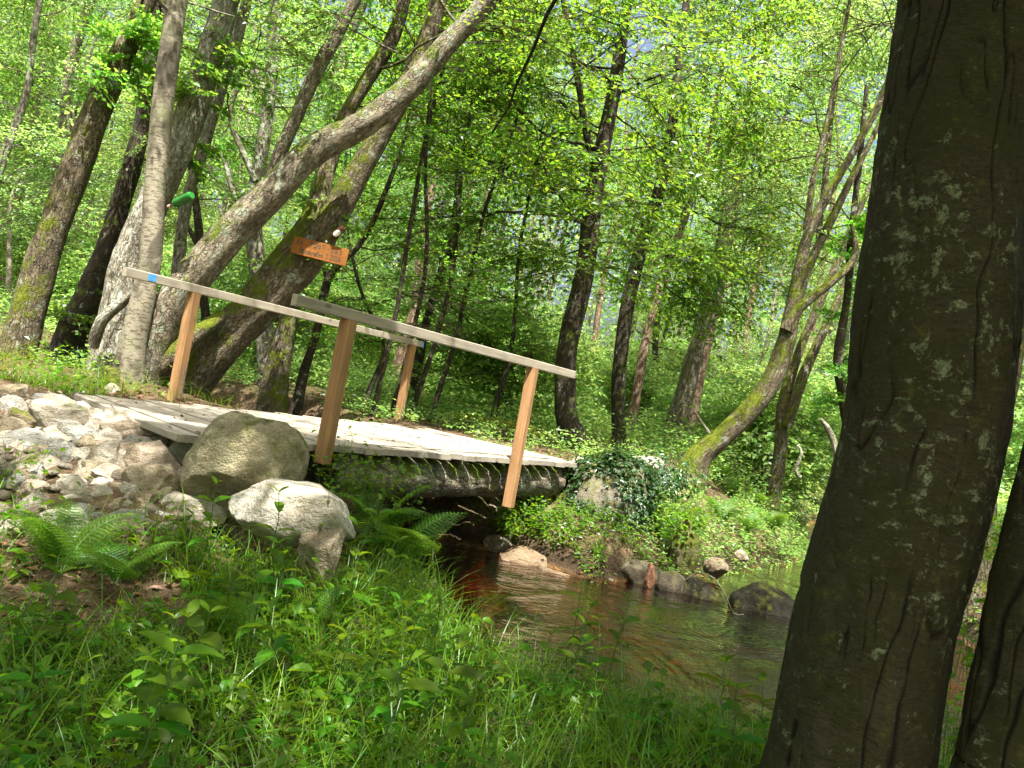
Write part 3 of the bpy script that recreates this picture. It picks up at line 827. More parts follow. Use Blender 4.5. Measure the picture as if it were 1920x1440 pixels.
# ------------------------------------------------------------------ bottles hung in the trees
def lathe(mb, p0, p1, prof, seg=20, mi=0):
    d = unit(p1 - p0); L = np.linalg.norm(p1 - p0)
    path = np.array([p0 + d * L * t for t, r in prof]); tube(mb, path, np.array([r for t, r in prof]), seg, mi)
b0, b1 = P(319, 386, 8.96), P(360, 366, 8.8)
bt = thing('plastic_bottle', 'green plastic bottle with a pink cap tilted beside the birch trunk', 'bottle', b0)
m = MB(); lathe(m, b0, b1, [(0, .012), (.06, .013), (.1, .016), (.16, .03), (.24, .043), (.3, .046), (.55, .046), (.57, .0435), (.6, .046), (.9, .046), (.96, .044), (1, .034)]); body = m.build('bottle_body', PLASTIC_G, bt, True)
m = MB(); dd = unit(b1 - b0); lathe(m, b0 - dd * .035, b0 + dd * .004, [(0, .015), (.08, .0175), (.9, .0175), (1, .016)]); m.build('cap', CAP, bt, True)
b0, b1 = P(613, 452, 9.64), P(645, 427, 9.58)
bt = thing('glass_bottle', 'brown bottle with a white oval label fixed on the trunk above the name board', 'bottle', b0)
m = MB(); lathe(m, b0, b1, [(0, .012), (.1, .013), (.22, .016), (.4, .038), (.5, .041), (.95, .041), (1, .034)]); body = m.build('bottle_body', PLASTIC_B, bt, True)
dd = unit(b1 - b0); c = b0 + (b1 - b0) * .64; view = unit(CAM - c); view = unit(view - dd * (view @ dd)); sd_ = np.cross(dd, view)
m = MB(); nu, nv = 10, 12; VV = []
rr = .0450
ringV = [c + view * rr]
for k in range(20):
    a = 2 * math.pi * k / 20; u = math.cos(a) * .046; v = math.sin(a) * .034
    ph = v / rr; ringV.append(c + dd * u + (view * math.cos(ph) + sd_ * math.sin(ph)) * rr)
m.add(ringV, None, [(0, k + 1, (k + 1) % 20 + 1) for k in range(20)]); m.build('paper_label', PAPER, body, True)
m = MB(); lathe(m, b0 - dd * .02, b0 + dd * .004, [(0, .013), (.1, .015), (.9, .015), (1, .013)]); m.build('cap', PAPER, bt, True)

# ------------------------------------------------------------------ stones
def ico(sub):
    import bmesh
    b = bmesh.new(); bmesh.ops.create_icosphere(b, subdivisions=sub, radius=1.0)
    V = np.array([v.co[:] for v in b.verts]); Fc = np.array([[v.index for v in f.verts] for f in b.faces]); b.free(); return V, Fc
ICO4, ICO5 = ico(4), ico(5)
def stone(name, label, centre, dims, color, moss=.2, seed=0, cuts=7, rough=.10, big=False, rotz=None, cat='stone', group=None, flat=0.0):
    V, Fc = ICO5
    r = np.random.default_rng(1000 + seed)
    V = V * (1 + .16 * fbm(V * 1.1 + seed * 3.1, 2, seed)[:, None])
    for k in range(cuts):                                    # broken faces
        nrm = unit(r.normal(size=3) * (1, 1, .8)); h = r.uniform(.52, .84)
        d = V @ nrm - h
        V = V - nrm * (np.clip(d, 0, None) * .985)[:, None]
    if flat: V[:, 2] = np.where(V[:, 2] > flat, flat + (V[:, 2] - flat) * .22, V[:, 2])
    nn = unit(V)
    V = V + nn * (rough * .40 * fbm(V * 2.6 + seed, 4, seed + 5) + rough * .22 * fbm(V * 8, 4, seed + 9))[:, None]
    V = V / np.abs(V).max(0)
    a = r.uniform(-.5, .5) if rotz is None else rotz
    R = np.array([[math.cos(a), -math.sin(a), 0], [math.sin(a), math.cos(a), 0], [0, 0, 1]])
    V = (V * (np.asarray(dims) / 2)) @ R.T
    m = MB(); m.add(V, None, Fc)
    o = m.build(name, ROCK, None, True); o.location = tuple(centre)
    o.color = (*color, moss)
    tag(o, label, cat, group); return o
GREY, BLUE, BROWN, PINK, PALE, MOSS, DARK = (.40, .385, .335), (.36, .375, .36), (.32, .28, .21), (.43, .37, .305), (.56, .54, .47), (.20, .19, .12), (.085, .078, .055)
PILE = [(29, 736, 52, 32, BROWN, .35, 'half buried brown stone with a pale tip at the top left of the rubble'),
        (91, 748, 76, 32, BLUE, .15, 'smooth blue grey stone just left of the deck corner'),
        (20, 768, 56, 38, BLUE, .15, 'grey stone cut by the left frame edge above the brown stone'),
        (152, 745, 46, 22, GREY, .1, 'small flat stone wedged under the far corner of the deck end'),
        (124, 784, 132, 62, GREY, .3, 'long grey striped slab lying below the deck corner'),
        (30, 798, 66, 46, BROWN, .55, 'rounded brown mossy stone at the left edge of the rubble'),
        (36, 833, 84, 44, BLUE, .1, 'wide blue grey stone at the left edge under the brown mossy one'),
        (137, 818, 100, 42, BLUE, .15, 'pointed grey stone with a sunlit right flank in the middle of the rubble'),
        (212, 785, 64, 42, GREY, .45, 'small mossy stone with a seedling beside the striped slab'),
        (252, 802, 122, 44, PINK, .3, 'broad pale brown slab close under the deck edge'),
        (190, 836, 72, 38, PINK, .2, 'pinkish stone between the pointed grey stone and the deck'),
        (272, 832, 82, 28, GREY, .45, 'low mossy stone behind the large pink one'),
        (95, 848, 68, 30, BROWN, .3, 'flat brown stone with a thin seedling in front'),
        (136, 862, 50, 32, GREY, .35, 'small dome shaped grey green stone in the rubble centre'),
        (196, 865, 72, 60, GREY, .3, 'tall greenish grey stone left of the large pink one'),
        (288, 868, 122, 74, PINK, .05, 'large pink stone with a dark front facet beside the mossy boulder'),
        (345, 862, 66, 54, PALE, .1, 'pale rough stone between the pink stone and the mossy boulder'),
        (70, 874, 94, 34, GREY, .5, 'low mossy slab at the left behind the fern'),
        (57, 892, 48, 20, PALE, .1, 'small pale stone lying below the mossy slab'),
        (54, 914, 66, 34, BROWN, .25, 'rounded tan stone left of the bright fern'),
        (140, 904, 66, 22, PINK, .2, 'thin flat pinkish stone behind the fern tip'),
        (210, 894, 72, 22, GREY, .3, 'low grey stone in front of the tall greenish one'),
        (188, 918, 58, 28, GREY, .2, 'angular grey stone with a dark right side near the fern'),
        (154, 930, 60, 26, BLUE, .15, 'grey stone touching the right side of the fern'),
        (297, 908, 116, 62, BROWN, .15, 'big brown angular stone with a lit lower corner'),
        (62, 954, 72, 46, GREY, .25, 'grey stone hidden behind the bright fern fronds'),
        (172, 955, 52, 20, PALE, .1, 'pale thin flat stone low in the rubble'),
        (354, 958, 122, 44, PALE, .08, 'white and brown jagged stone in front of the mossy boulder'),
        (226, 920, 40, 22, BROWN, .25, 'small brown stone left of the big angular one'),
        (270, 952, 46, 22, PINK, .1, 'small pinkish stone among grass at the foot of the rubble'),
        (335, 826, 54, 24, GREY, .2, 'small grey stone in the shadow under the deck edge'),
        (208, 731, 28, 18, PALE, .05, 'small white stone on the soil behind the deck end'),
        (205, 712, 46, 44, MOSS, .95, 'bright mossy stone against the birch foot')]
for k, (px, py, w_, h_, col, mo, lab) in enumerate(PILE):
    d = project(hit(px, py + h_ * .45))[2] + .12
    W_ = w_ * d / F; H_ = h_ * d / F
    c = P(px, py, d)
    if k in (1, 3, 4, 8, 9, 10, 11, 30): W_ *= .80; H_ *= .68             # these lie close under the boards
    stone('stone', lab, c - (0, 0, H_ * .10), (W_ * 1.28, max(W_ * .85, H_), H_ * 1.7), col, mo, k, 11, group='stones of the rubble ramp')
for k in range(150):
    px, py = rng.uniform(-10, 400), rng.uniform(752, 990)
    if py < 752 + max(0, (px - 140)) * .40 or (px > 330 and py < 880): continue
    w_ = rng.uniform(30, 74); h_ = w_ * rng.uniform(.4, .75); d = project(hit(px, py + h_ * .45))[2] + .06
    W_, H_ = w_ * d / F, h_ * d / F; c = P(px, py, d)
    stone('stone', 'nondescript small stone packed between the larger ones of the rubble ramp', c - (0, 0, H_ * .30), (W_, W_ * rng.uniform(.7, 1), H_ * 1.45), (GREY, BLUE, BROWN, PINK, PALE)[int(rng.integers(5))], rng.uniform(.05, .4), 500 + k, 10, group='packing stones of the rubble ramp')
# small filler stones and chips in the ramp: loose rubble nobody could count
m = MB(); V0, F0 = ico(2)
for k in range(150):
    px, py = rng.uniform(-30, 430), rng.uniform(735, 985)
    if py < 735 + max(0, (px - 140)) * .42: continue
    p = hit(px, py); s = rng.uniform(.02, .05)
    V = V0 * (1 + .25 * fbm(V0 * 1.3 + k, 2, k)[:, None])
    for q_ in range(4):
        nrm = unit(rng.normal(size=3)); V = V - nrm * np.clip(V @ nrm - .65, 0, None)[:, None]
    a = rng.uniform(0, 6.28); R = np.array([[math.cos(a), -math.sin(a), 0], [math.sin(a), math.cos(a), 0], [0, 0, 1]])
    m.add((V * s * rng.uniform((.8, .7, .4), (1.5, 1.1, .8))) @ R.T + p + (0, 0, s * .15), None, F0)
o = m.build('rubble', ROCK, None, True); o.color = (.26, .235, .19, .2); tag(o, 'loose small stones and chips filling the gaps of the rubble ramp', 'rubble', None, 'stuff')

def stone_px(name, label, px, py, w_, h_, d, col, mo, seed, dep=.8, big=False, cuts=7, sink=.1, group=None, rotz=None, rough=.1, flat=0.0, cat='stone', hx=1.25):
    W_, H_ = w_ * d / F, h_ * d / F
    c = P(px, py, d + W_ * dep * .3)
    return stone(name, label, c - (0, 0, H_ * sink), (W_, W_ * dep, H_ * hx), col, mo, seed, cuts, rough, big, rotz, cat, group, flat)
dM = 4.8
BOULDER = stone_px('boulder', 'large rounded mossy boulder standing against the near side of the deck', 462, 866, 234, 160, dM, (.33, .31, .215), .5, 214, .62, True, 2, .16, rotz=.1, rough=.11, cat='boulder', hx=1.5)
WHITE = stone_px('boulder', 'big pale grey flat topped boulder in front of the mossy one', 566, 938, 284, 128, 4.45, (.50, .49, .435), .02, 207, .75, True, 9, .06, rotz=-.12, rough=.09, flat=.55, cat='boulder')
stone_px('stone', 'rough buff stone propping up the big pale boulder', 600, 1040, 84, 100, 4.3, (.36, .32, .25), .12, 203, .8, True, 9, 0)
RIGHT = [(1000, 884, 40, 26, 9.5, PALE, .1, 'small pale stone under the deck end beside the near rail post'), (1041, 886, 62, 52, 9.2, GREY, .55, 'blocky stone with yellow moss under the deck corner'),
         (1088, 872, 56, 34, 9.7, GREY, .3, 'grey brown stone on top of the ivy bank'), (1213, 876, 76, 42, 10.2, PALE, .02, 'pale pointed stone on the bank right of the ivy'),
         (986, 912, 30, 32, 9.0, PALE, .05, 'small white stone behind the lower end of the near rail post'), (1012, 932, 60, 56, 9.0, MOSS, .8, 'mossy stone of the abutment below the blocky one'),
         (1045, 950, 50, 60, 9.0, MOSS, .8, 'dark mossy stone between the abutment and the ivy boulder'), (932, 958, 52, 40, 8.9, BROWN, .4, 'brown stone under the leafy plants at the bridge foot'),
         (1228, 906, 60, 34, 9.9, GREY, .3, 'grey stone peeping from the ivy at the bank edge'), (1284, 1028, 62, 104, 8.7, MOSS, .9, 'upright mossy stone at the water edge'),
         (1306, 1112, 116, 92, 8.0, (.032, .03, .022), .5, 'dark mossy boulder at the end of the far bank'), (1430, 1136, 138, 84, 7.8, (.03, .028, .02), .42, 'dark wedge shaped mossy rock standing in the stream'),
         (976, 1052, 128, 62, 8.1, (.24, .18, .12), .12, 'sandy brown flat rock at the water edge below the bridge'), (1040, 1085, 90, 42, 7.9, (.20, .15, .10), .1, 'smaller sandy rock slipping into the water'),
         (1200, 1080, 92, 68, 8.15, (.13, .115, .085), .4, 'grey rock at the water edge beside the red stone'), (935, 1020, 60, 34, 8.4, (.2, .18, .15), .2, 'dark grey wet stone under the bridge'),
         (1220, 1072, 22, 50, 8.0, (.38, .19, .13), 0, 'narrow reddish upright stone at the water edge'), (1150, 1090, 84, 48, 8.1, DARK, .4, 'dark low stone at the foot of the grassy bank'),
         (1345, 1062, 54, 34, 8.9, (.24, .2, .15), .3, 'brown stone between the upright mossy stone and the wedge rock'), (1390, 1040, 30, 18, 9.6, PINK, .05, 'small tan stone in the shallow bend'),
         (1255, 1098, 66, 58, 8.05, (.12, .105, .08), .45, 'brown grey stone left of the dark mossy boulder')]
RO = []
for k, (px, py, w_, h_, d, col, mo, lab) in enumerate(RIGHT):
    RO.append(stone_px('boulder' if w_ > 100 else 'stone', lab, px, py, w_, h_, d, col, mo, 300 + k, .85, w_ > 80, 6, .1, 'stones of the far bank'))
IVYROCK = stone_px('boulder', 'big grey mossy boulder half covered with ivy on the far bank', 1135, 950, 205, 180, 8.9, (.22, .21, .17), .6, 320, .8, True, 4, .05, rotz=.1, rough=.06, cat='boulder')
# ------------------------------------------------------------------ trees
def path_px(pts, d, ws=.76):
    """pixel track (px, py, width px[, depth]) to a 3-D path with radii"""
    out = []
    for r in pts:
        dd = r[3] if len(r) > 3 else d
        out.append((*P(r[0], r[1], dd), r[2] / 2 * dd / F * ws))
    return np.array(out)
def extend(p, length, steps=4, lean=(0, 0, 0), taper=.35):
    d = unit(p[-1, :3] - p[-2, :3]); q = [p]
    cur = p[-1].copy()
    for k in range(steps):
        d = unit(d + np.array((0, 0, .35)) + np.asarray(lean))
        nx_ = np.append(cur[:3] + d * length / steps, p[-1, 3] * (1 - (1 - taper) * (k + 1) / steps)); q.append(nx_[None]); cur = nx_
    return np.vstack(q)
def rooted(p, flare=1.45, drop=.45):
    """continue the foot of a trunk into the soil, with flare"""
    b = p[0].copy(); g = float(Hh(b[0], b[1]))
    low = b.copy(); low[2] = min(b[2], g) - drop; low[3] = b[3] * flare
    dirn = unit(p[0, :3] - p[1, :3]); low[:2] += dirn[:2] * .1
    return np.vstack([low, p])
def limb(mbw, start, d, ln, r0, seg=6, mi=0, droop=0.0, wig=.14, step=.22):
    n = max(4, int(ln / step)); pts = [np.array(start, float)]; dd = unit(d)
    for i in range(n):
        dd = unit(dd + rng.normal(0, wig, 3) + np.array((0, 0, -droop))); pts.append(pts[-1] + dd * ln / n)
    pts = np.array(pts); tube(mbw, pts, np.linspace(r0, max(.004, r0 * .2), len(pts)), seg, mi, 0, seed=int(rng.integers(99)), cap=False)
    return pts
def grow_crown(mbw, mbl, path, zr, nl, ln, nsp, ssc=(.8, 1.25), az=None, azs=3.2, rise=(.0, .55), r0=.35, keep=None, kind=4, lib=None, leafscale=1.0, droop=.02, tmin=.25, mi=0, sub=True, wr=.62):
    """limbs from the trunk between heights zr, each set with leafy twigs"""
    path = np.asarray(path)
    idx = np.nonzero((path[:, 2] >= zr[0]) & (path[:, 2] <= zr[1]))[0]
    if not len(idx): return
    org, dr = [], []
    for k in range(nl):
        i = int(rng.choice(idx)); p = path[i]
        a = rng.uniform(-math.pi, math.pi) if az is None else az + rng.uniform(-azs, azs)
        up_ = rng.uniform(*rise)
        d = unit(np.array((math.cos(a), math.sin(a), up_)))
        l = rng.uniform(*ln)
        if keep is not None:                                 # branches leave the sunny gaps open too
            for tries in range(12):
                q_ = p[:3] + d * np.linspace(.2, 1.15, 9)[:, None] * l
                if lit_at(q_, 1.3).sum() <= 1 and not (in_view(q_, 60) & (project(q_)[2] < 7.5)).any(): break
                a = rng.uniform(-math.pi, math.pi) if az is None else az + rng.uniform(-azs, azs); d = unit(np.array((math.cos(a), math.sin(a), up_)))
        pts = limb(mbw, p[:3], d, l, min(p[3] * r0, .007 * l + .004), 5, 0, droop)
        limbs = [pts]
        if sub:
            for s in range(2):
                j = int(len(pts) * rng.uniform(.3, .7)); dd = unit(pts[min(j + 1, len(pts) - 1)] - pts[j])
                sd = np.cross(dd, (0, 0, 1)) * (1 if s else -1)
                limbs.append(limb(mbw, pts[j], dd * .7 + sd * .8 + rng.normal(0, .15, 3), l * rng.uniform(.35, .55), .0035 * l + .002, 4, 0, droop))
        for q, lp in enumerate(limbs):
            m_ = int(nsp * (1 if q == 0 else .55))
            for s in range(m_):
                j = min(len(lp) - 2, int(len(lp) * rng.uniform(tmin if q == 0 else .2, 1)))
                dd = unit(lp[j + 1] - lp[j]); sd = np.cross(dd, (0, 0, 1)) * rng.choice((-1, 1))
                org.append(lp[j]); dr.append(unit(dd * rng.uniform(.4, 1) + sd * rng.uniform(.2, 1) + (0, 0, rng.normal(-.05, .2))))
    org, dr = np.array(org), np.array(dr)
    if keep is not None:                                     # nothing hangs down right before the viewer
        tip = org + dr * .9
        ok = ~((in_view(tip, 120) | in_view(org, 120)) & (project(tip)[2] < 7.5)); org, dr = org[ok], dr[ok]
    put_sprays(mbl, org, dr, rng.uniform(*ssc, len(org)), kind, leafscale, lib, mi=mi, keep=keep, wr=wr)
def tree(name, label, tracks, barkm, crowns=(), leafm=None, seg=20, group=None, cat='tree', noise=.09, ridge=0.0, step=.16, root=True, flare=1.45, seed=1, crackfn=None, ztop=99):
    """tracks: list of 3-D paths (n,4); the first is the main trunk. crowns: dicts for grow_crown"""
    base = tracks[0][0, :3]
    r = thing(name, label, cat, base, group)
    wood, leaf = MB(), MB(); paths = []
    for k, t in enumerate(tracks):
        t = rooted(t, flare) if (root and k == 0) else t
        s = spline(t, step if k == 0 else step * 1.2); paths.append(s)
        if crackfn is not None and k == 0:                     # finely modelled bark up to ztop, plain above
            lo = s[:, 2] <= ztop; n_ = int(lo.sum())
            tube(wood, s[:n_, :3], s[:n_, 3], seg, 0, noise, 4.5, seed, crackfn=crackfn)
            tube(wood, s[n_ - 1::6, :3], s[n_ - 1::6, 3] * .995, 24, 0, noise, 4.5, seed); continue
        tube(wood, s[:, :3], np.maximum(s[:, 3], .004), seg if k == 0 else max(8, int(seg * .6)), 0, noise, 4.5, seed + k, ridge=ridge)
    for c in crowns:
        c = dict(c); grow_crown(wood, leaf, paths[c.pop('on', 0)], **c)
    wood.build('trunk', barkm, r, True)
    if leaf.n: leaf.build('crown', [leafm, TWIG], r)
    return r, paths
kp = sun_keep(-.45, 40)
kp2 = sun_keep(.42, 60)
kp3 = sun_keep(-.55, 44)

# the leaning trunks on the left
t1 = extend(path_px([(25, 692, 100), (45, 610, 84), (75, 500, 74), (112, 398, 72), (160, 262, 68), (205, 150, 62), (250, 60, 48), (292, -40, 44)], 10.4), 4)
tree('alder_tree', 'thick mossy trunk leaning right, leftmost of the big trunks', [t1], BARK_MOSSY, [dict(zr=(4.2, 5.4), nl=16, ln=(.12, .35), nsp=2, ssc=(.3, .55), sub=False, tmin=.0, lib=SPRAYS_FAR), dict(zr=(4.9, 10), nl=11, ln=(1.3, 2.6), nsp=7, keep=kp2, lib=SPRAYS_FAR)], LEAF_A, 24, 'leaning alders behind the bridge', noise=.12, ridge=.012, step=.1)
t2 = extend(path_px([(128, 650, 80), (160, 570, 64), (195, 480, 50), (232, 365, 46), (262, 250, 42), (285, 120, 38), (302, -10, 34)], 11.6), 4)
tree('alder_tree', 'dark slender leaning trunk with a mossy stump like foot, behind the birch', [t2], BARK_DARK, [dict(zr=(.9, 1.9), nl=9, ln=(.12, .35), nsp=2, ssc=(.3, .55), sub=False, tmin=.0, lib=SPRAYS_FAR), dict(zr=(5.2, 10), nl=8, ln=(1.2, 2.4), nsp=7, keep=kp2, lib=SPRAYS_FAR)], LEAF_A, 18, 'leaning alders behind the bridge', noise=.14, ridge=.008, flare=1.9, seed=3)
t3 = extend(path_px([(235, 722, 92), (246, 660, 66), (258, 600, 60), (272, 540, 56), (282, 480, 54), (291, 350, 50), (305, 200, 50), (325, 50, 50), (342, -60, 46)], 9.0), 5)
tree('birch_tree', 'pale birch with dark marks rising behind the left end of the handrail', [t3], BARK_BIRCH, [dict(zr=(4.8, 10), nl=10, ln=(1.2, 2.4), nsp=7, keep=kp2, lib=SPRAYS_FAR)], LEAF_B, 24, noise=.05, step=.1, flare=1.3, seed=5)
t4 = extend(path_px([(205, 690, 110), (222, 600, 92), (246, 480, 82), (292, 370, 76), (345, 250, 72), (385, 130, 70), (420, 20, 66), (448, -90, 60)], 10.2), 5)
t4b = path_px([(175, 650, 30, 9.8), (190, 600, 34, 9.7), (225, 570, 26, 9.7), (262, 540, 16, 9.6)], 9.7)
t4c = extend(path_px([(330, 560, 34), (338, 460, 32), (352, 370, 28), (378, 290, 28), (405, 200, 25), (440, 90, 26), (468, -20, 24)], 11.0), 4)
tree('alder_tree', 'stout trunk with flaky whitish bark just right of the birch', [t4, t4b, t4c], BARK_PALE, [dict(zr=(3.6, 5.2), nl=14, ln=(.12, .35), nsp=2, ssc=(.3, .55), sub=False, tmin=.0, lib=SPRAYS_FAR), dict(zr=(4.8, 10), nl=11, ln=(1.3, 2.8), nsp=7, keep=kp2, lib=SPRAYS_FAR), dict(on=2, zr=(4.0, 9), nl=6, ln=(1, 1.8), nsp=6, keep=kp2)], LEAF_A, 24, 'leaning alders behind the bridge', noise=.1, ridge=.014, step=.1, seed=7)
t5 = extend(path_px([(262, 722, 104), (312, 590, 94), (400, 472, 86), (500, 372, 78), (590, 282, 72), (680, 235, 66), (760, 172, 60), (830, 92, 56), (915, 2, 50), (995, -90, 44)], 9.3), 4)
t5b = extend(path_px([(492, 400, 40), (512, 322, 36), (556, 220, 35), (590, 140, 34), (640, 48, 33), (682, -40, 30)], 9.4), 4)
tree('alder_tree', 'long bare trunk curving across the sky to the upper right', [t5, t5b], BARK_OAK, [dict(zr=(5.3, 10), nl=9, ln=(1.2, 2.6), nsp=7, keep=kp2, lib=SPRAYS_FAR), dict(on=1, zr=(4.9, 9), nl=8, ln=(1, 2), nsp=6, keep=kp2)], LEAF_A, 26, 'leaning alders behind the bridge', noise=.09, ridge=.013, step=.09, seed=11)
t6 = extend(path_px([(338, 748, 135), (372, 690, 122), (430, 625, 112), (500, 560, 104), (566, 492, 92), (622, 410, 78), (690, 290, 60), (742, 200, 54), (795, 90, 48), (830, -30, 42)], 9.9), 4)
t6b = extend(path_px([(470, 560, 66, 9.85), (540, 472, 58, 9.85), (588, 402, 50, 9.9), (612, 320, 44, 10), (642, 230, 40, 10), (690, 148, 38, 10), (737, 70, 36, 10), (760, -10, 32, 10)], 10), 4)
t6c = path_px([(262, 724, 50, 9.4), (310, 680, 52, 9.3), (370, 625, 44, 9.4), (420, 590, 30, 9.6)], 9.5)
tree('alder_tree', 'thickest leaning trunk with bright moss on its foot, carrying the name board', [t6, t6b, t6c], BARK_MOSSY, [dict(zr=(2.6, 3.6), nl=4, ln=(.12, .35), nsp=2, ssc=(.3, .55), sub=False, tmin=.0, lib=SPRAYS_FAR), dict(zr=(5, 10), nl=8, ln=(1.2, 2.6), nsp=7, keep=kp2, lib=SPRAYS_FAR), dict(on=1, zr=(4.5, 9), nl=8, ln=(1, 2.4), nsp=7, keep=kp2, lib=SPRAYS_FAR)], LEAF_A, 28, 'leaning alders behind the bridge', noise=.1, ridge=.013, step=.09, flare=1.3, seed=13)
t7 = extend(path_px([(505, 700, 56), (492, 590, 44), (480, 480, 42), (474, 380, 40), (488, 300, 34), (505, 180, 31), (514, 60, 28), (514, -30, 25)], 13.5), 3)
t7b = path_px([(480, 340, 16), (455, 285, 15), (430, 215, 13), (452, 150, 11)], 13.4); t7c = path_px([(478, 420, 15), (440, 370, 12), (420, 300, 10), (395, 270, 8)], 13.4); t7d = path_px([(505, 200, 14), (475, 120, 12), (440, 90, 9)], 13.4)
tree('oak_tree', 'upright grey tree with crooked dead boughs seen between the leaning trunks', [t7, t7b, t7c, t7d], BARK_GREY, [dict(zr=(4.5, 10), nl=12, ln=(1.2, 2.4), nsp=7)], LEAF_B, 16, noise=.12, seed=17)
t8 = path_px([(385, 640, 24), (376, 520, 20), (372, 420, 19), (360, 330, 16), (352, 250, 12), (360, 180, 8)], 12.2); t8b = path_px([(376, 470, 14), (350, 420, 11), (332, 380, 7)], 12.2)
tree('dead_sapling', 'thin crooked dark sapling right of the green bottle', [t8, t8b], BARK_DARK, [dict(zr=(3.0, 6), nl=6, ln=(.5, 1.1), nsp=3)], LEAF_B, 10, noise=.15, seed=19)
t9 = path_px([(560, 745, 28), (572, 690, 24), (592, 630, 21), (614, 525, 20), (640, 492, 17), (672, 462, 14), (702, 410, 14), (732, 335, 12), (752, 280, 9), (770, 200, 6)], 11.6); t9b = path_px([(614, 525, 12), (600, 475, 9), (586, 430, 8), (570, 380, 5)], 11.6)
tree('sapling', 'bare forked sapling standing under the name board', [t9, t9b], BARK_DARK, [dict(zr=(2.6, 6), nl=7, ln=(.5, 1.2), nsp=4, keep=kp2)], LEAF_D, 10, noise=.1, seed=23)
m9 = path_px([(508, 760, 74), (520, 690, 60), (535, 620, 46), (548, 560, 32), (556, 520, 20)], 11.2)
tree('tree_stump', 'dark ivy grown mossy stump behind the far handrail', [m9], BARK_MOSSY, (), None, 18, noise=.2, seed=29)

# the two dark trunks past the far end of the bridge
t10 = extend(path_px([(1085, 845, 84), (1066, 795, 62), (1060, 740, 55), (1065, 650, 52), (1095, 520, 48), (1110, 400, 46), (1125, 300, 42), (1145, 200, 36), (1165, 80, 30), (1182, -40, 26)], 12.6), 4)
t10b = extend(path_px([(1122, 330, 26), (1100, 250, 20), (1085, 160, 17), (1066, 50, 14), (1050, -30, 11)], 12.6), 2)
CR = dict(nl=22, ln=(1.4, 3.2), nsp=6, rise=(-.12, .3), ssc=(.8, 1.3), droop=.015, r0=.22, lib=SPRAYS_FAR, leafscale=1.2)
tree('beech_tree', 'dark curved trunk with layered drooping leaf sprays right of the handrail end', [t10, t10b], BARK_DARK, [dict(CR, zr=(3.3, 8), nl=16, tmin=.35), dict(CR, zr=(4.4, 8), nl=8, on=1), dict(CR, zr=(3.4, 6.5), nl=7, tmin=.35, az=-2.4, azs=.9, ln=(2, 3.8))], LEAF_D, 22, noise=.08, ridge=.006, seed=31)
t11 = extend(path_px([(1160, 838, 40), (1160, 780, 35), (1160, 700, 34), (1175, 580, 34), (1205, 450, 33), (1235, 360, 30), (1260, 240, 25), (1275, 100, 21), (1290, -20, 17)], 13.8), 3)
tree('beech_tree', 'slimmer dark trunk leaning right, second of the pair past the bridge end', [t11], BARK_DARK, [dict(CR, zr=(3.9, 8), nl=14, tmin=.35, ln=(1.3, 2.8))], LEAF_D, 16, noise=.08, seed=37)
# pines behind
t12 = extend(path_px([(1192, 745, 24), (1215, 620, 22), (1250, 500, 20), (1280, 420, 18), (1310, 340, 15), (1330, 260, 12), (1345, 180, 9)], 19), 2)
tree('pine_tree', 'thin pinkish pine trunk leaning right behind the pair of dark trunks', [t12, path_px([(1245, 528, 7), (1285, 525, 5), (1320, 530, 3)], 19)], BARK_PINE, [dict(zr=(6, 11), nl=8, ln=(.8, 1.6), nsp=5)], LEAF_B, 12, noise=.08, seed=41)
t13 = extend(path_px([(1292, 780, 46), (1312, 680, 36), (1338, 580, 34), (1358, 480, 29), (1375, 400, 24), (1390, 300, 18), (1400, 200, 12)], 19), 2)
stubs = [path_px([(1350, 520, 10), (1385, 505, 8), (1425, 510, 5), (1470, 520, 3)], 19), path_px([(1345, 545, 9), (1390, 528, 7), (1440, 530, 4)], 19), path_px([(1352, 530, 8), (1310, 490, 6), (1290, 470, 3)], 19), path_px([(1330, 610, 7), (1300, 600, 5), (1270, 590, 3)], 19), path_px([(1362, 470, 7), (1340, 440, 5), (1310, 430, 3)], 19)]
tree('pine_tree', 'stout pink grey pine with bare side boughs left of the leaning alder', [t13] + stubs, BARK_PINE, [dict(zr=(6, 11), nl=8, ln=(.8, 1.6), nsp=5)], LEAF_B, 14, noise=.12, seed=43)
# leaning alder with several stems on the right
t14 = extend(path_px([(1298, 885, 96), (1318, 848, 72), (1352, 822, 62), (1430, 742, 58), (1470, 655, 54), (1490, 560, 40), (1512, 450, 30), (1545, 378, 26), (1602, 280, 22), (1650, 190, 20), (1682, 100, 16)], 12.0, .66), 3)
t14b = path_px([(1474, 620, 36), (1496, 580, 27), (1530, 552, 22), (1580, 512, 19), (1604, 478, 16), (1602, 445, 12), (1596, 420, 8)], 11.9)
t14c = extend(path_px([(1484, 600, 34), (1508, 520, 24), (1535, 460, 22), (1565, 400, 20), (1606, 315, 17), (1640, 250, 14)], 12.2), 3)
t14d = extend(path_px([(1512, 430, 18), (1524, 340, 15), (1548, 240, 13), (1570, 130, 11), (1590, 20, 9)], 12.1), 2)
tree('alder_tree', 'mossy alder leaning low over the far bank and splitting into several stems', [t14, t14b, t14c, t14d], BARK_MOSSY, [dict(zr=(4.6, 10), nl=10, ln=(1, 2.2), nsp=6, keep=kp2), dict(on=3, zr=(3.6, 9), nl=12, ln=(.8, 1.8), nsp=5, keep=kp2)], LEAF_B, 20, 'multi stemmed alders', noise=.1, ridge=.006, seed=47)
t15 = extend(path_px([(1462, 858, 42), (1468, 760, 36), (1500, 655, 26), (1540, 560, 24), (1575, 480, 20), (1612, 390, 18), (1662, 290, 14), (1700, 200, 12)], 13.5, .62), 3)
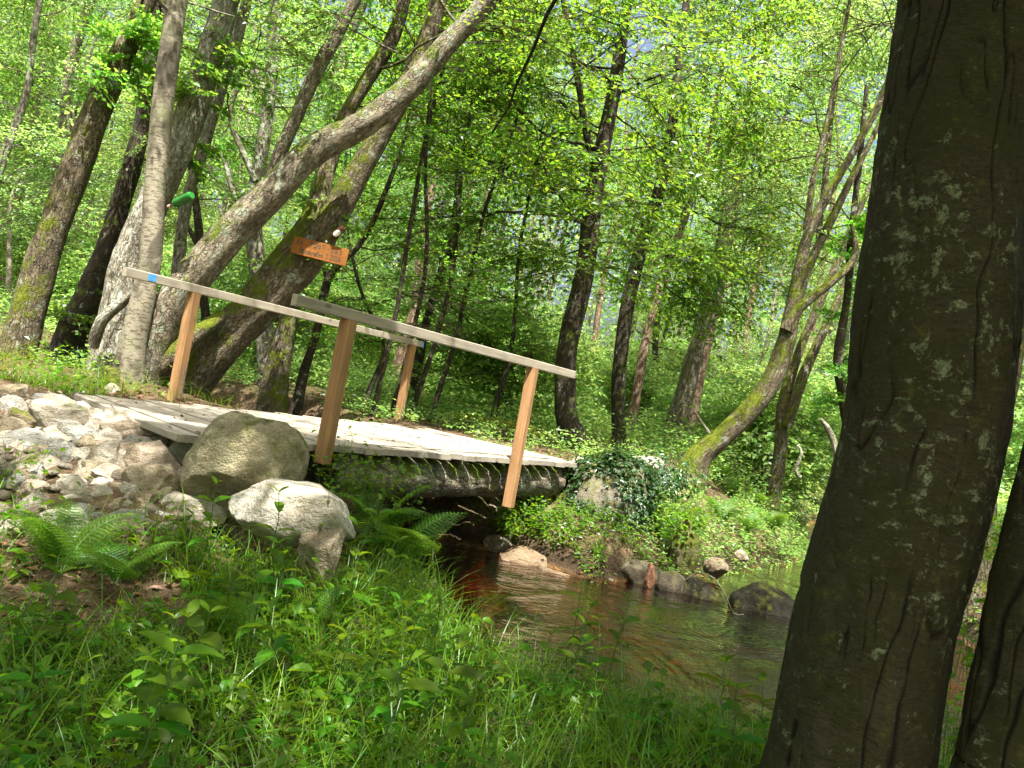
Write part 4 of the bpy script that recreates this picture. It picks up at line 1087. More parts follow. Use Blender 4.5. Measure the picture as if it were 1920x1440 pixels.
t15b = extend(path_px([(1476, 800, 28), (1508, 700, 25), (1545, 620, 22), (1582, 540, 20), (1625, 440, 16), (1670, 350, 13)], 13.4), 3)
t15c = extend(path_px([(1530, 480, 14), (1548, 330, 16), (1560, 200, 15), (1575, 100, 13), (1590, -20, 11)], 14.5), 2)
tree('alder_tree', 'upright mossy twin stemmed alder just behind the low leaning one', [t15, t15b, t15c], BARK_MOSSY, [dict(zr=(4.6, 10), nl=9, ln=(1, 2.2), nsp=6), dict(on=2, zr=(4.5, 10), nl=9, ln=(.8, 1.8), nsp=5)], LEAF_B, 14, 'multi stemmed alders', noise=.1, seed=53)
t15e = path_px([(1590, 860, 26), (1582, 760, 22), (1572, 670, 24), (1588, 560, 20), (1598, 430, 18), (1612, 300, 14), (1625, 160, 11)], 12.5)
tree('alder_tree', 'thin ivy clad stem partly hidden by the big foreground trunk', [t15e], BARK_DARK, [dict(zr=(2.2, 5), nl=14, ln=(.15, .4), nsp=2, ssc=(.3, .5))], LEAF_D, 12, noise=.15, seed=59)

# the big dark trunk by the camera and its neighbour
t16 = path_px([(1540, 1680, 360), (1565, 1560, 318), (1593, 1440, 296), (1632, 1200, 280), (1682, 1000, 286), (1728, 800, 284), (1750, 600, 288), (1775, 400, 276), (1800, 200, 274), (1826, 0, 266), (1850, -160, 262)], 2.6, 1.0)
t16 = extend(t16, 8, 5, (.0, .0, .2), .4)
kb = dict(nsp=9, ln=(2.4, 4.6), rise=(-.05, .45), ssc=(.9, 1.4), keep=kp, kind=4, leafscale=1.1)
def cracked(bc):
    q = bc + .035 * np.stack([fbm(bc * (6, 6, 3.0), 3, 71), fbm(bc * (6, 6, 3.0), 3, 72), fbm(bc * (6, 6, 3.0), 3, 73)], -1)
    def lines(sx, sz, w, seed):
        return np.clip(1 - np.abs(vnoise(q * (sx, sx, sz), seed)) / w, 0, 1)
    m1 = sstep(-.15, .25, fbm(bc * (3, 3, 1.6) + 9, 3, 80)); m2 = sstep(-.1, .3, fbm(bc * (4, 4, 2.2) + 4, 3, 83))
    c1 = lines(12, .7, .06, 90) * (.25 + .75 * m1); c2 = lines(26, 1.4, .075, 91) * m2 * .9; c3 = lines(9, 16, .07, 92) * m1 * m2 * .3
    c = np.maximum(np.maximum(c1, c2), c3)
    plate = fbm(q * (16, 16, 4), 3, 95) * .0045 + fbm(q * (34, 34, 16), 3, 97) * .0026
    bulge = .02 * fbm(bc * (3.2, 3.2, 1.2), 2, 98)
    return c, bulge * .45 + plate - .011 * c
r16, p16 = tree('alder_tree', 'big dark cracked trunk with pale lichen blotches close to the camera', [t16], BARK_BIG, [dict(kb, zr=(4.6, 10), nl=20), dict(kb, zr=(5.0, 10), nl=22, az=-2.7, azs=.8, ln=(3.2, 6.2)), dict(kb, zr=(5.0, 10), nl=16, az=-2.3, azs=.5, ln=(3.2, 5.6)), dict(kb, zr=(4.6, 8), nl=12, az=-1.5, azs=.7, ln=(1.2, 3.2))], LEAF_A, 360, noise=.02, ridge=.0, step=.012, seed=61, flare=1.25, crackfn=cracked, ztop=3.3)
t17 = path_px([(1860, 1540, 200), (1888, 1440, 196), (1922, 1300, 202), (1962, 1100, 204), (2008, 900, 196), (2056, 700, 190), (2090, 500, 186)], 2.35, .92)
t17 = extend(t17, 7.5, 5, (0, -.02, .25), .4)
tree('alder_tree', 'smaller brown trunk cut off by the lower right frame edge', [t17], BARK_BIG, [dict(kb, zr=(4.6, 10), nl=14, az=-2.4, azs=1.6)], LEAF_A, 260, noise=.04, step=.014, seed=67, crackfn=cracked, ztop=2.6)
t18 = extend(path_px([(1838, 985, 70), (1850, 930, 52), (1868, 830, 46), (1892, 720, 42), (1915, 600, 40), (1950, 400, 36)], 8.6), 5)
tree('alder_tree', 'mossy trunk on the bank between the big trunk and the frame edge', [t18], BARK_MOSSY, [dict(zr=(4.6, 10), nl=10, ln=(1.2, 2.6), nsp=7)], LEAF_A, 16, noise=.14, ridge=.01, seed=71)

# dead wood
def deadwood(name, label, pts, barkm, seg=14, cat='log', noise=.15, ridge=.012, extra=()):
    m = MB(); s = spline(pts, .08); tube(m, s[:, :3], s[:, 3], seg, 0, noise, 6, 5, ridge=ridge)
    for e in extra:
        s = spline(e, .08); tube(m, s[:, :3], s[:, 3], 8, 0, noise, 6, 6)
    return tag(m.build(name, barkm, None, True), label, cat)
deadwood('fallen_log', 'fallen grey brown log sloping down to the stream on the right bank', np.array([(*(hit(a, b + 12) + (0, 0, .11)), c) for a, b, c in [(1375, 880, .09), (1420, 896, .10), (1470, 910, .10), (1520, 930, .10), (1560, 955, .11)]]), BARK_DARK)
deadwood('fallen_log', 'dark mossy log lying just past the far end of the deck', path_px([(850, 790, 44), (905, 800, 58), (965, 812, 60), (1020, 826, 52)], 12.4), BARK_MOSSY, 16)
deadwood('dead_branch', 'bleached dead stick standing beside the big foreground trunk', path_px([(1538, 785, 10), (1550, 800, 15), (1562, 825, 17), (1568, 860, 15), (1560, 900, 14)], 11), BARK_PALE, 10, 'branch', .1, .004)
deadwood('dead_branch', 'pale forked dead branch lying at the foot of the low leaning alder', path_px([(1500, 895, 12), (1492, 880, 10), (1503, 850, 8), (1495, 835, 6)], 11), BARK_PALE, 8, 'branch', .1, .003)
deadwood('dead_branch', 'bare bleached stub poking from the grass right of the dark pair of trunks', path_px([(1300, 768, 5), (1318, 795, 7), (1330, 812, 9)], 13.5), BARK_PALE, 8, 'branch', .1, .003)
deadwood('dead_twig', 'thin bent twig arching over the dark mossy boulder into the water', path_px([(1278, 1108, 3.5), (1283, 1090, 3.5), (1310, 1074, 4), (1340, 1085, 4), (1362, 1120, 4), (1375, 1150, 4), (1395, 1152, 3)], 7.5), BARK_GREY, 6, 'twig', .1, 0)

# slim hazel stems in the shade behind the bridge
STEMS = [(700, 770, 770, 420, 850, 60, 11.0), (735, 775, 800, 480, 812, 120, 11.3), (770, 780, 850, 500, 905, 80, 11.8), (640, 740, 740, 520, 790, 200, 12), (815, 760, 880, 520, 960, 250, 12.4), (690, 740, 720, 640, 660, 480, 11.6), (930, 760, 965, 600, 1000, 330, 13.5), (850, 750, 830, 560, 800, 340, 13)]
for k, (x0, y0, x1, y1, x2, y2, d) in enumerate(STEMS):
    if k in (3, 7): continue
    t = extend(path_px([(x0, y0, 15), ((x0 + x1) / 2 + 6, (y0 + y1) / 2, 12), (x1, y1, 11), ((x1 + x2) / 2 - 8, (y1 + y2) / 2, 9), (x2, y2, 7)], d), 1.2, 2)
    side = ['left of the rail crossing', 'rising straight through the middle of the view', 'arching right over the near handrail', 'behind the name board', 'curving right toward the dark trunk', 'bent to the left', 'close to the dark curved trunk', 'leaning left in the shade'][k]
    tree('hazel_sapling', 'slim dark hazel stem ' + side, [t], BARK_DARK, [dict(zr=(1.7, 8), nl=6, ln=(.5, 1.2), nsp=3, rise=(-.1, .5), tmin=.1)], LEAF_D, 8, 'hazel stems behind the bridge', 'sapling', .06, seed=80 + k)

# ------------------------------------------------------------------ the wood behind: five tree kinds, two shrub kinds, copied
def proto_tree(name, height, rad, nl, lean, barkm, leafm, seed, zlow=1.6, ln=(1.0, 2.2), nsp=5, bough=None):
    r0 = np.random.default_rng(seed)
    n = 8; z = np.linspace(0, height, n)
    p = np.column_stack([np.cumsum(r0.normal(lean, .14, n)), np.cumsum(r0.normal(0, .12, n)), z, rad * (1 - .82 * z / height)])
    p[0, :2] = 0; p[0, 2] = -.3; p[0, 3] *= 1.4
    r = thing(name, 'tree', 'tree', (0, 0, 0))
    wood, leaf = MB(), MB(); s = spline(p, .35)
    tube(wood, s[:, :3], s[:, 3], 9, 0, .12, 4, seed)
    grow_crown(wood, leaf, s, (zlow, height), nl, ln, nsp, ssc=(.8, 1.4), rise=(-.1, .6), tmin=.15, leafscale=1.05, lib=SPRAYS_FAR)
    wood.build('trunk', barkm, r, True); leaf.build('crown', [leafm, TWIG], r)
    return r
def proto_shrub(name, h, ns, leafm, seed):
    r = thing(name, 'shrub', 'shrub', (0, 0, 0)); wood, leaf = MB(), MB(); rr = np.random.default_rng(seed)
    for k in range(ns):
        a = rr.uniform(0, 6.28); d = np.array((math.cos(a) * .45, math.sin(a) * .45, 1))
        pts = limb(wood, (rr.normal(0, .12), rr.normal(0, .12), -.1), d, h * rr.uniform(.7, 1.1), .014, 5, 0, .0, .12, .2)
        pa = np.column_stack([pts, np.full(len(pts), .012)])
        grow_crown(wood, leaf, pa, (.15, 9), 7, (.3, .8), 4, ssc=(.5, .9), sub=False, tmin=.0, rise=(-.1, .6), leafscale=1.05, lib=SPRAYS_FAR)
    wood.build('stem', TWIG, r, True); leaf.build('foliage', [leafm, TWIG], r); return r
protos = [(proto_tree('young_alder', 10.5, .11, 22, .05, BARK_GREY, LEAF_B, 101), 'slender grey trunked young tree'), (proto_tree('young_beech', 11, .09, 25, .0, BARK_DARK, LEAF_A, 102, 1.0), 'slim dark trunked leafy tree'),
          (proto_tree('wood_oak', 12, .17, 24, .10, BARK_OAK, LEAF_A, 103, 2.2, (1.2, 2.6), 6), 'broad brown tree leaning right'), (proto_tree('wood_pine', 13, .13, 18, .03, BARK_PINE, LEAF_A, 104, 5.0), 'straight pinkish pine'),
          (proto_tree('young_birch', 10, .07, 22, .07, BARK_BIRCH, LEAF_B, 105, 1.4, (.8, 1.8), 5), 'thin pale birch')]
shr = [(proto_shrub('hazel_shrub', 2.6, 6, LEAF_B, 111), 'many stemmed shrub'), (proto_shrub('alder_shrub', 1.8, 7, LEAF_B, 112), 'low rounded leafy bush')]
def zone(p):
    x, y, d = project(np.array((p[0], p[1], p[2] + 1.0)))
    d_ = 'mid' if d < 24 else 'deep'
    if x < 330: z = 'at the left edge of the view'
    elif x < 660: z = 'between the leaning trunks'
    elif x < 1050: z = 'above the handrails'
    elif x < 1300: z = 'beyond the pair of dark trunks'
    elif x < 1640: z = 'beyond the low leaning alder'
    else: z = 'behind the big dark trunk'
    return z, ('in the nearer wood ' if d_ == 'mid' else 'far back ') + z
used = set(); placed = []
def spot(ymin, ymax, k):
    for _ in range(200):
        y = ymin + (ymax - ymin) * rng.random() ** .8; x = rng.uniform(-.66, .66) * (y + 2)
        if stream_sd(x, y) < .7: continue
        if any((x - a) ** 2 + (y - b) ** 2 < k * k for a, b in placed): continue
        pxx, pyy, dd = project(np.array((x, y, 1.6)))
        placed.append((x, y)); return x, y
    return None
def place(pr, lab, x, y, grp, sc):
    first = id(pr) not in used
    o = pr if first else copy_tree(pr)
    used.add(id(pr))
    z = float(Hh(x, y)); o.location = (x, y, z); o.rotation_euler = (0, 0, rng.uniform(-.6, .6) if 'oak' in pr.name else rng.uniform(0, 6.28)); o.scale = (sc,) * 3
    zn, txt = zone((x, y, z))
    o['label'] = lab + ' ' + txt; o['group'] = grp + ' ' + txt
    return o
for k in range(66):
    s_ = spot(15.5, 46, 1.5)
    if s_ is None: continue
    pr, lab = protos[int(rng.choice(5, p=(.25, .25, .16, .16, .18)))]
    place(pr, lab, *s_, 'background trees', rng.uniform(.85, 1.3))
placed = []
for k in range(64):
    s_ = spot(12.8 if k % 3 else 15, 36, 1.1)
    if s_ is None: continue
    pxx, pyy, dd = project(np.array((s_[0], s_[1], 1.5)))
    if dd < 15 and 950 < pxx < 1560: continue
    pr, lab = shr[k % 2]
    place(pr, lab, *s_, 'understorey shrubs', rng.uniform(.8, 1.5))
# far-off wood that reads as one mass of leaves
m = MB(); n = 125000
y = rng.uniform(40, 82, n); x = rng.uniform(-.8, .8, n) * (y + 4)
cl = n2(x, y, .13, 5, 2)
zt = 19 + 9 * (.5 + .5 * n2(x, y, .12, 8, 2)); zz = Hh(x, y) + zt * rng.random(n) ** .85
big_ = fbm(np.stack([x * .3, y * .3, zz * .45], -1), 3, 12) > -.40
pos = np.stack([x, y, zz], -1)[big_]
leaves(m, pos, rng.normal(size=pos.shape), unit(rng.normal(size=pos.shape) + (0, -.5, 1.0)), rng.uniform(.22, .42, len(pos)), .7, 4)
for k in range(150):
    yy_ = rng.uniform(42, 70); xx_ = rng.uniform(-.7, .7) * yy_; b = np.array((xx_, yy_, float(Hh(xx_, yy_)) - .3))
    tube(m, np.array([b, b + (.5, 0, 7), b + (.8, .2, 15)]), np.array((.2, .14, .05)), 6, 1, cap=False)
_far = 0
tag(m.build('distant_woodland', [LEAF_B, BARK_GREY]), 'far off sunlit leaves closing the view behind the wood', 'woodland', None, 'stuff')

# unseen leaves of the wood round the viewer, added to shut out open sky
m = MB(); n = 26000
ang = rng.uniform(-3.6, .46, n); rad_ = rng.uniform(9, 17, n)
x = np.cos(ang) * rad_; y = np.sin(ang) * rad_ + 2
zz = .3 + 11 * rng.random(n)
pos = np.stack([x, y, zz], -1)
kk = ((y < -5.5) | (np.abs(x) > .75 * y + 6)) & (fbm(pos * .4, 2, 31) > -.3) & ((y < -8) | (zz < 7) | (np.abs(x) > 9))
kk &= ~np.asarray(in_view(pos, 500))
pos = pos[kk]
leaves(m, pos, rng.normal(size=pos.shape), unit(rng.normal(size=pos.shape) + (0, 0, .8)), rng.uniform(.25, .45, len(pos)), .7, 4)
tag(m.build('unseen_woodland', LEAF_A), 'unseen leafy wood round the viewpoint added to shut out open sky', 'woodland', None, 'stuff')
# ------------------------------------------------------------------ ground vegetation
ramp_poly = lambda x, y: ((y > 4.45 + .25 * (x + 2.2)) & (x < -1.5) & (x > -4.1) & (y < 6.6))
dk_c = (A_ + B_ + C_ + D_) / 4
def on_deck(x, y):
    ok = np.ones(np.shape(x), bool)
    Q = [B_, C_, D_, A_]
    for a, b in zip(Q, Q[1:] + Q[:1]):
        ok &= ((b[0] - a[0]) * (y - a[1]) - (b[1] - a[1]) * (x - a[0])) > -.06
    return ok
ROCKS_XY = [(o.location.x, o.location.y, max(o.dimensions.x, o.dimensions.y) * .42) for o in [BOULDER, WHITE, IVYROCK] + RO]
def free(x, y, sdmin=.12):
    ok = (stream_sd(x, y) > sdmin) & ~on_deck(x, y) & ~ramp_poly(x, y)
    for a, b, r in ROCKS_XY + [(2.75, 12.1, .7), (2.6, 11.6, .4)]: ok &= (x - a) ** 2 + (y - b) ** 2 > r * r
    return ok
def scatter(n, y0, y1, pw=1.0, sdmin=.12, mask=None, xr=.9):
    y = y0 + (y1 - y0) * rng.random(n) ** pw; x = rng.uniform(-xr, xr, n) * (y + .6)
    k = free(x, y, sdmin)
    if mask is not None: k &= mask(x, y)
    x, y = x[k], y[k]; return np.stack([x, y, Hh(x, y)], -1)
def soil(x, y):   # bare trodden patches with dead leaves
    s = .7 * n2(x, y, 1.1, 77, 3) + 1.2 * np.exp(-(((x + 2.0) / .6) ** 2 + ((y - 3.75) / .4) ** 2)) + .12 * np.exp(-(((x + .1) / .5) ** 2 + ((y - 3.35) / .2) ** 2)) + .9 * np.exp(-(((x + 1.5) / .3) ** 2 + ((y - 3.75) / .3) ** 2))
    return s
def low_plants(m, base, h, nleaf, L, kind, mi=0, mistem=1, wr=.6, spread=.55):
    if len(base) > 500: h = h * (.5 + .5 * sstep(.1, .9, stream_sd(base[:, 0], base[:, 1])))
    """small leafy plants: a short stem with leaves set round it"""
    n = len(base); k = nleaf
    f = rng.uniform(.25, 1, (n, k)); az = rng.uniform(0, 6.28, (n, k)); hh = h[:, None]
    lean = rng.normal(0, .25, (n, 2))
    r = hh * spread * rng.random((n, k)) * (.4 + .6 * f)
    stemx = base[:, None, 0] + lean[:, None, 0] * hh * f; stemy = base[:, None, 1] + lean[:, None, 1] * hh * f
    pos = np.stack([stemx + np.cos(az) * r, stemy + np.sin(az) * r, base[:, None, 2] + hh * f], -1)
    ax = np.stack([np.cos(az), np.sin(az), rng.normal(-.12, .28, (n, k))], -1)
    nr = np.stack([np.zeros_like(f), np.zeros_like(f), np.ones_like(f)], -1) + rng.normal(0, .32, (n, k, 3))
    leaves(m, pos.reshape(-1, 3), ax.reshape(-1, 3), nr.reshape(-1, 3), (L[:, None] * rng.uniform(.6, 1.2, (n, k))).ravel(), wr, kind, mi)
    tip = base + np.stack([lean[:, 0] * h, lean[:, 1] * h, h], -1)
    o = np.array([(.0018, 0, 0), (-.001, .0016, 0), (-.001, -.0016, 0)])
    V = np.concatenate([base[:, None] + o, tip[:, None] + o * .5], 1)
    q = np.array([(0, 1, 4, 3), (1, 2, 5, 4), (2, 0, 3, 5)])
    m.add(V.reshape(-1, 3), (q[None] + (np.arange(n) * 6)[:, None, None]).reshape(-1, 4), None, mistem)
dense = lambda x, y: soil(x, y) < .35 + .4 * rng.random(np.shape(x))
m = MB()
b = scatter(4000, 1.7, 6.9, .9, .1, lambda x, y: dense(x, y) & (y < 7.2))
low_plants(m, b, rng.uniform(.05, .22, len(b)), 8, rng.uniform(.02, .065, len(b)), 6)
b = scatter(3600, 1.7, 6, .9, .1, lambda x, y: dense(x, y) & (n2(x, y, 1.5, 63, 2) > 0))
low_plants(m, b, rng.uniform(.04, .12, len(b)), 9, rng.uniform(.012, .028, len(b)), 6, wr=.85)
b = scatter(560, 1.9, 4.6, 1.0, .1, dense)
low_plants(m, b, rng.uniform(.08, .26, len(b)), 8, rng.uniform(.045, .085, len(b)), 11)
tag(m.build('ground_cover', [LEAF_G, STEM]), 'low leafy plants carpeting the near bank', 'ground cover', None, 'stuff')
m = MB()
gm = lambda x, y: (soil(x, y) < .7) & (n2(x, y, 1.6, 31, 2) + .9 * np.exp(-(((x + .4) / .8) ** 2 + ((y - 4.3) / .9) ** 2)) + .5 * np.exp(-((x - .9) ** 2 / .5 + (y - 3.7) ** 2 / .4)) > rng.uniform(-.5, .6, np.shape(x)))
b = scatter(50000, 1.7, 7, .9, .08, gm)
d = np.stack([rng.normal(0, .35, len(b)), rng.normal(0, .35, len(b)), np.ones(len(b))], -1)
blades(m, b, d, rng.uniform(.08, .42, len(b)), rng.uniform(.003, .007, len(b)), rng.uniform(.1, .7, len(b)))
tag(m.build('grass', [GRASSM]), 'thin green grass growing through the plants of the near bank', 'grass', None, 'stuff')
m = MB()
b = scatter(11000, 1.7, 8, .9, .05)
n = len(b)
leaves(m, b + np.stack([np.zeros(n), np.zeros(n), rng.uniform(.004, .02, n)], -1), np.stack([rng.normal(size=n), rng.normal(size=n), rng.normal(0, .25, n)], -1), np.array((0, 0, 1)) + rng.normal(0, .35, (n, 3)), rng.uniform(.025, .07, n), .6, 6)
# a few on the deck too
u, v = rng.random(90) ** 1.5, rng.random(90)
q = (A_[None] * (1 - u[:, None]) + D_[None] * u[:, None]) * (1 - v[:, None]) + (B_[None] * (1 - u[:, None]) + C_[None] * u[:, None]) * v[:, None] + (0, 0, .008)
leaves(m, q, np.stack([rng.normal(size=90), rng.normal(size=90), np.zeros(90)], -1), np.array((0, 0, 1)) + rng.normal(0, .3, (90, 3)), rng.uniform(.02, .05, 90), .6, 6)
b = scatter(6000, 8, 20, .9, .05)
n = len(b)
leaves(m, b + (0, 0, .01), rng.normal(size=(n, 3)) * (1, 1, .2), np.array((0, 0, 1)) + rng.normal(0, .35, (n, 3)), rng.uniform(.04, .09, n), .6, 4)
tag(m.build('leaf_litter', [LITTER]), 'brown dead leaves strewn over soil, bank and deck', 'leaf litter', None, 'stuff')
m = MB()
dk0 = lambda x, y: (x < 2.0) & (x > -.6) & (y < 9.9) & (y > 7.4) & (n2(x, y, 1.4, 91, 2) > -.35)
b = scatter(9000, 7.2, 10, 1, .06, dk0)
low_plants(m, b, rng.uniform(.06, .24, len(b)), 9, rng.uniform(.025, .05, len(b)), 6)
tag(m.build('bank_plants', [LEAF_D, STEM]), 'dark leafy plants under and round the ivy boulder on the far bank', 'ground cover', None, 'stuff')
# far bank: bright low growth
m = MB()
fb = lambda x, y: (n2(x, y, .9, 15, 2) > -.45) & ((x > -2.4) | (y > 12.5) | (rng.random(np.shape(x)) < .05)) & ~((np.abs(x - .9) < 1.0) & (y > 11) & (y < 13) & (rng.random(np.shape(x)) < .8))
dk = lambda x, y: (x < 1.9) & (x > -.6) & (y < 9.9)
b = scatter(11000, 7.2, 14, .9, .02, lambda x, y: fb(x, y) & (y > 7.6) & ~dk(x, y))
low_plants(m, b, rng.uniform(.08, .34, len(b)), 8, rng.uniform(.035, .075, len(b)), 4)
b2 = scatter(5200, 8.2, 12, 1, .0, lambda x, y: (x > 1.4) & (stream_sd(x, y) < 1.6) & (x < 4.4))
low_plants(m, b2, rng.uniform(.15, .5, len(b2)), 10, rng.uniform(.03, .06, len(b2)), 4)
b = scatter(17000, 13, 36, .8, .05, lambda x, y: n2(x, y, .5, 18, 2) > -.5)
low_plants(m, b, rng.uniform(.15, .7, len(b)), 9, rng.uniform(.06, .12, len(b)), 4)
tag(m.build('undergrowth', [LEAF_B, STEM]), 'bright green undergrowth covering the far bank and the wood floor', 'undergrowth', None, 'stuff')
m = MB()
b = scatter(16000, 11.5, 26, .8, .1, lambda x, y: (x > -1) & (n2(x, y, .5, 28, 2) > -.35))
d = np.stack([rng.normal(0, .35, len(b)), rng.normal(0, .35, len(b)), np.ones(len(b))], -1)
blades(m, b, d, rng.uniform(.15, .45, len(b)), rng.uniform(.008, .016, len(b)), rng.uniform(.1, .6, len(b)), seg=3)
b = scatter(5000, 7.3, 10.5, 1, .0, lambda x, y: (x < 2.2) & (n2(x, y, 1.5, 29, 2) > 0))
d = np.stack([rng.normal(0, .4, len(b)), rng.normal(-.3, .4, len(b)), np.ones(len(b))], -1)
blades(m, b, d, rng.uniform(.12, .4, len(b)), rng.uniform(.004, .008, len(b)), rng.uniform(.3, .9, len(b)), seg=3)
tag(m.build('meadow_grass', [GRASSM]), 'long soft grass on the far bank and clearing behind', 'grass', None, 'stuff')

# ------------------------------------------------------------------ ferns
def frond(mb, az, L, rise=.9, sag=.55, npin=20, width=.34, tw=0.0):
    t = np.linspace(0, 1, 26)
    hor = L * (.22 * t + .48 * t ** 2); z = L * (rise * t - sag * t ** 2.2)
    ca, sa = math.cos(az), math.sin(az)
    pth = np.stack([hor * ca, hor * sa, z], -1); T = unit(np.gradient(pth, axis=0))
    tube(mb, pth, np.linspace(.0042, .0008, 26) * (.6 + L * .5), 5, 1, cap=False)
    sidev = np.array((-sa, ca, 0)); sidev = unit(sidev + tw * np.array((0, 0, 1)))
    pos, ax, nr, LL = [], [], [], []
    for k in range(npin * 2):
        f = .14 + .85 * ((k // 2 + .5 * (k % 2)) / npin); i = min(24, int(f * 25)); fr = f * 25 - i
        p = pth[i] * (1 - fr) + pth[i + 1] * fr; sg = 1 if k % 2 else -1
        pl = L * width * min(1, (f - .05) / .22) ** .7 * (1 - ((f - .3) / .72) ** 1.6 if f > .3 else 1)
        if pl < .01: continue
        d = unit(sidev * sg + T[i] * .42 + (0, 0, -.12)); N_ = unit(np.cross(T[i], sidev)); N_ = N_ if N_[2] > 0 else -N_
        nq = max(4, int(pl / (.011 * (.5 + L * .55))))
        for q_ in range(nq):
            g = (q_ + .5) / nq; pp = p + d * pl * g + np.array((0, 0, -.10)) * pl * g * g
            ll = L * .85 / npin * .78 * (1 - .72 * g) * min(1, pl / (L * width * .5)) + .003
            dd = np.cross(N_, d)
            for s2 in (-1, 1):
                pos.append(pp); ax.append(unit(dd * s2 + d * .5)); nr.append(N_); LL.append(ll * .95)
        pos.append(p + d * pl * .98); ax.append(d); nr.append(N_); LL.append(pl * .07 + .004)
    leaves(mb, pos, ax, np.array(nr) + rng.normal(0, .08, (len(nr), 3)), np.array(LL), .66, 4, 0)
def fern_proto(nf, L, seed, rise=(1.0, 1.35), azs=None):
    r = thing('fern', 'fern', 'fern', (0, 0, 0)); st = np.random.default_rng(seed)
    for k in range(nf):
        mb = MB(); a = (azs[k] if azs else 6.283 * k / nf + st.normal(0, .3))
        frond(mb, a, L * st.uniform(.75, 1.1), st.uniform(*rise), st.uniform(.4, .75), 20, st.uniform(.26, .34), st.normal(0, .2))
        mb.build('frond', [LEAF_F, STEM], r)
    return r
FP = [fern_proto(6, .62, 1), fern_proto(5, .78, 2, (.8, 1.15)), fern_proto(7, .5, 3)]
FP_used = [False] * 3
def put_fern(k, px, py, sc, rot, lab, pos=None, tiltx=0):
    o = FP[k] if not FP_used[k] else copy_tree(FP[k]); FP_used[k] = True
    p = hit(px, py) if pos is None else pos
    o.location = tuple(p - np.array((0, 0, .02))); o.rotation_euler = (tiltx, 0, rot); o.scale = (sc,) * 3
    o['label'] = lab; o['group'] = 'ferns on the banks'
put_fern(0, 112, 1082, .82, 1.2, 'bright sunlit fern in front of the rubble at the left')
put_fern(1, 215, 1095, .6, .1, 'low fern with one long frond reaching right in front of the rubble')
put_fern(1, 745, 1060, .95, .4, 'large fern with arching fronds left of the stream under the bridge')
put_fern(2, 700, 1015, 1.2, 2.0, 'upright shaded fern right of the pale boulder')
put_fern(0, 800, 1075, .9, 5.4, 'fern leaning over the brown water at the near bank')
put_fern(2, 415, 1215, .75, .7, 'small shaded fern low in the foreground plants left of centre')
put_fern(2, 560, 1190, .6, 2.7, 'tiny fern in the foreground grass below the pale boulder')
for k, (px, py, s_, lab) in enumerate([(1350, 985, .9, 'sunlit fern on the far bank edge above the bend'), (1372, 930, 1.0, 'tall fern in front of the fallen log'), (1420, 960, .9, 'bright fern right of the tall one on the far bank'),
                                       (1240, 860, .6, 'small fern on the bank behind the pale pointed stone'), (1345, 905, .8, 'fern at the foot of the low leaning alder'), (1300, 1000, .85, 'bright fern hanging over the water beside the upright mossy stone'), (1450, 1000, .8, 'rightmost fern of the far bank, next to the big trunk'), (1395, 1000, .9, 'low spreading fern at the water edge of the bend')]):
    put_fern(2 if k % 2 else 0, px, py, s_, k * 1.3, lab)

# ------------------------------------------------------------------ single herbs with paired leaves, and grass tussocks
def herb_proto(name, h, pairs, L, seed, wr=.42, top=True):
    st = np.random.default_rng(seed); s = MB()
    n = 9; pth = np.column_stack([np.cumsum(st.normal(0, .012, n)), np.cumsum(st.normal(0, .012, n)), np.linspace(-.02, h, n)])
    tube(s, pth, np.linspace(.0035, .0015, n), 5, 1, cap=False)
    pos, ax, nr, LL = [], [], [], []
    for k in range(pairs):
        f = .3 + .68 * k / max(1, pairs - 1); i = f * (n - 1); p = pth[int(min(i, n - 2))] + (pth[int(min(i, n - 2)) + 1] - pth[int(min(i, n - 2))]) * (i - int(min(i, n - 2)))
        a = k * 1.5708 + st.normal(0, .25)
        for s2 in (0, math.pi):
            d = np.array((math.cos(a + s2), math.sin(a + s2), st.uniform(.0, .55) + .3 * (f > .9)))
            pos.append(p); ax.append(d); nr.append(np.array((0, 0, 1)) + st.normal(0, .2, 3)); LL.append(L * st.uniform(.75, 1.15) * (1 if f < .85 else .6))
    leaves(s, pos, ax, nr, np.array(LL), wr, 11)
    return s.build(name, [LEAF_G, STEM], None, True)
HP = [herb_proto('upright_herb', .48, 5, .10, 1), herb_proto('broadleaf_herb', .34, 4, .12, 2, .5), herb_proto('seedling', .24, 3, .085, 3, .55), herb_proto('tall_herb', .62, 7, .085, 4, .36)]
HU = [False] * 4
def put_herb(k, p, sc, lab, grp):
    o = HP[k] if not HU[k] else copy_tree(HP[k]); HU[k] = True
    o.location = tuple(p); o.rotation_euler = (rng.normal(0, .1), rng.normal(0, .1), rng.uniform(0, 6.28)); o.scale = (sc,) * 3
    tag(o, lab, 'plant', grp)
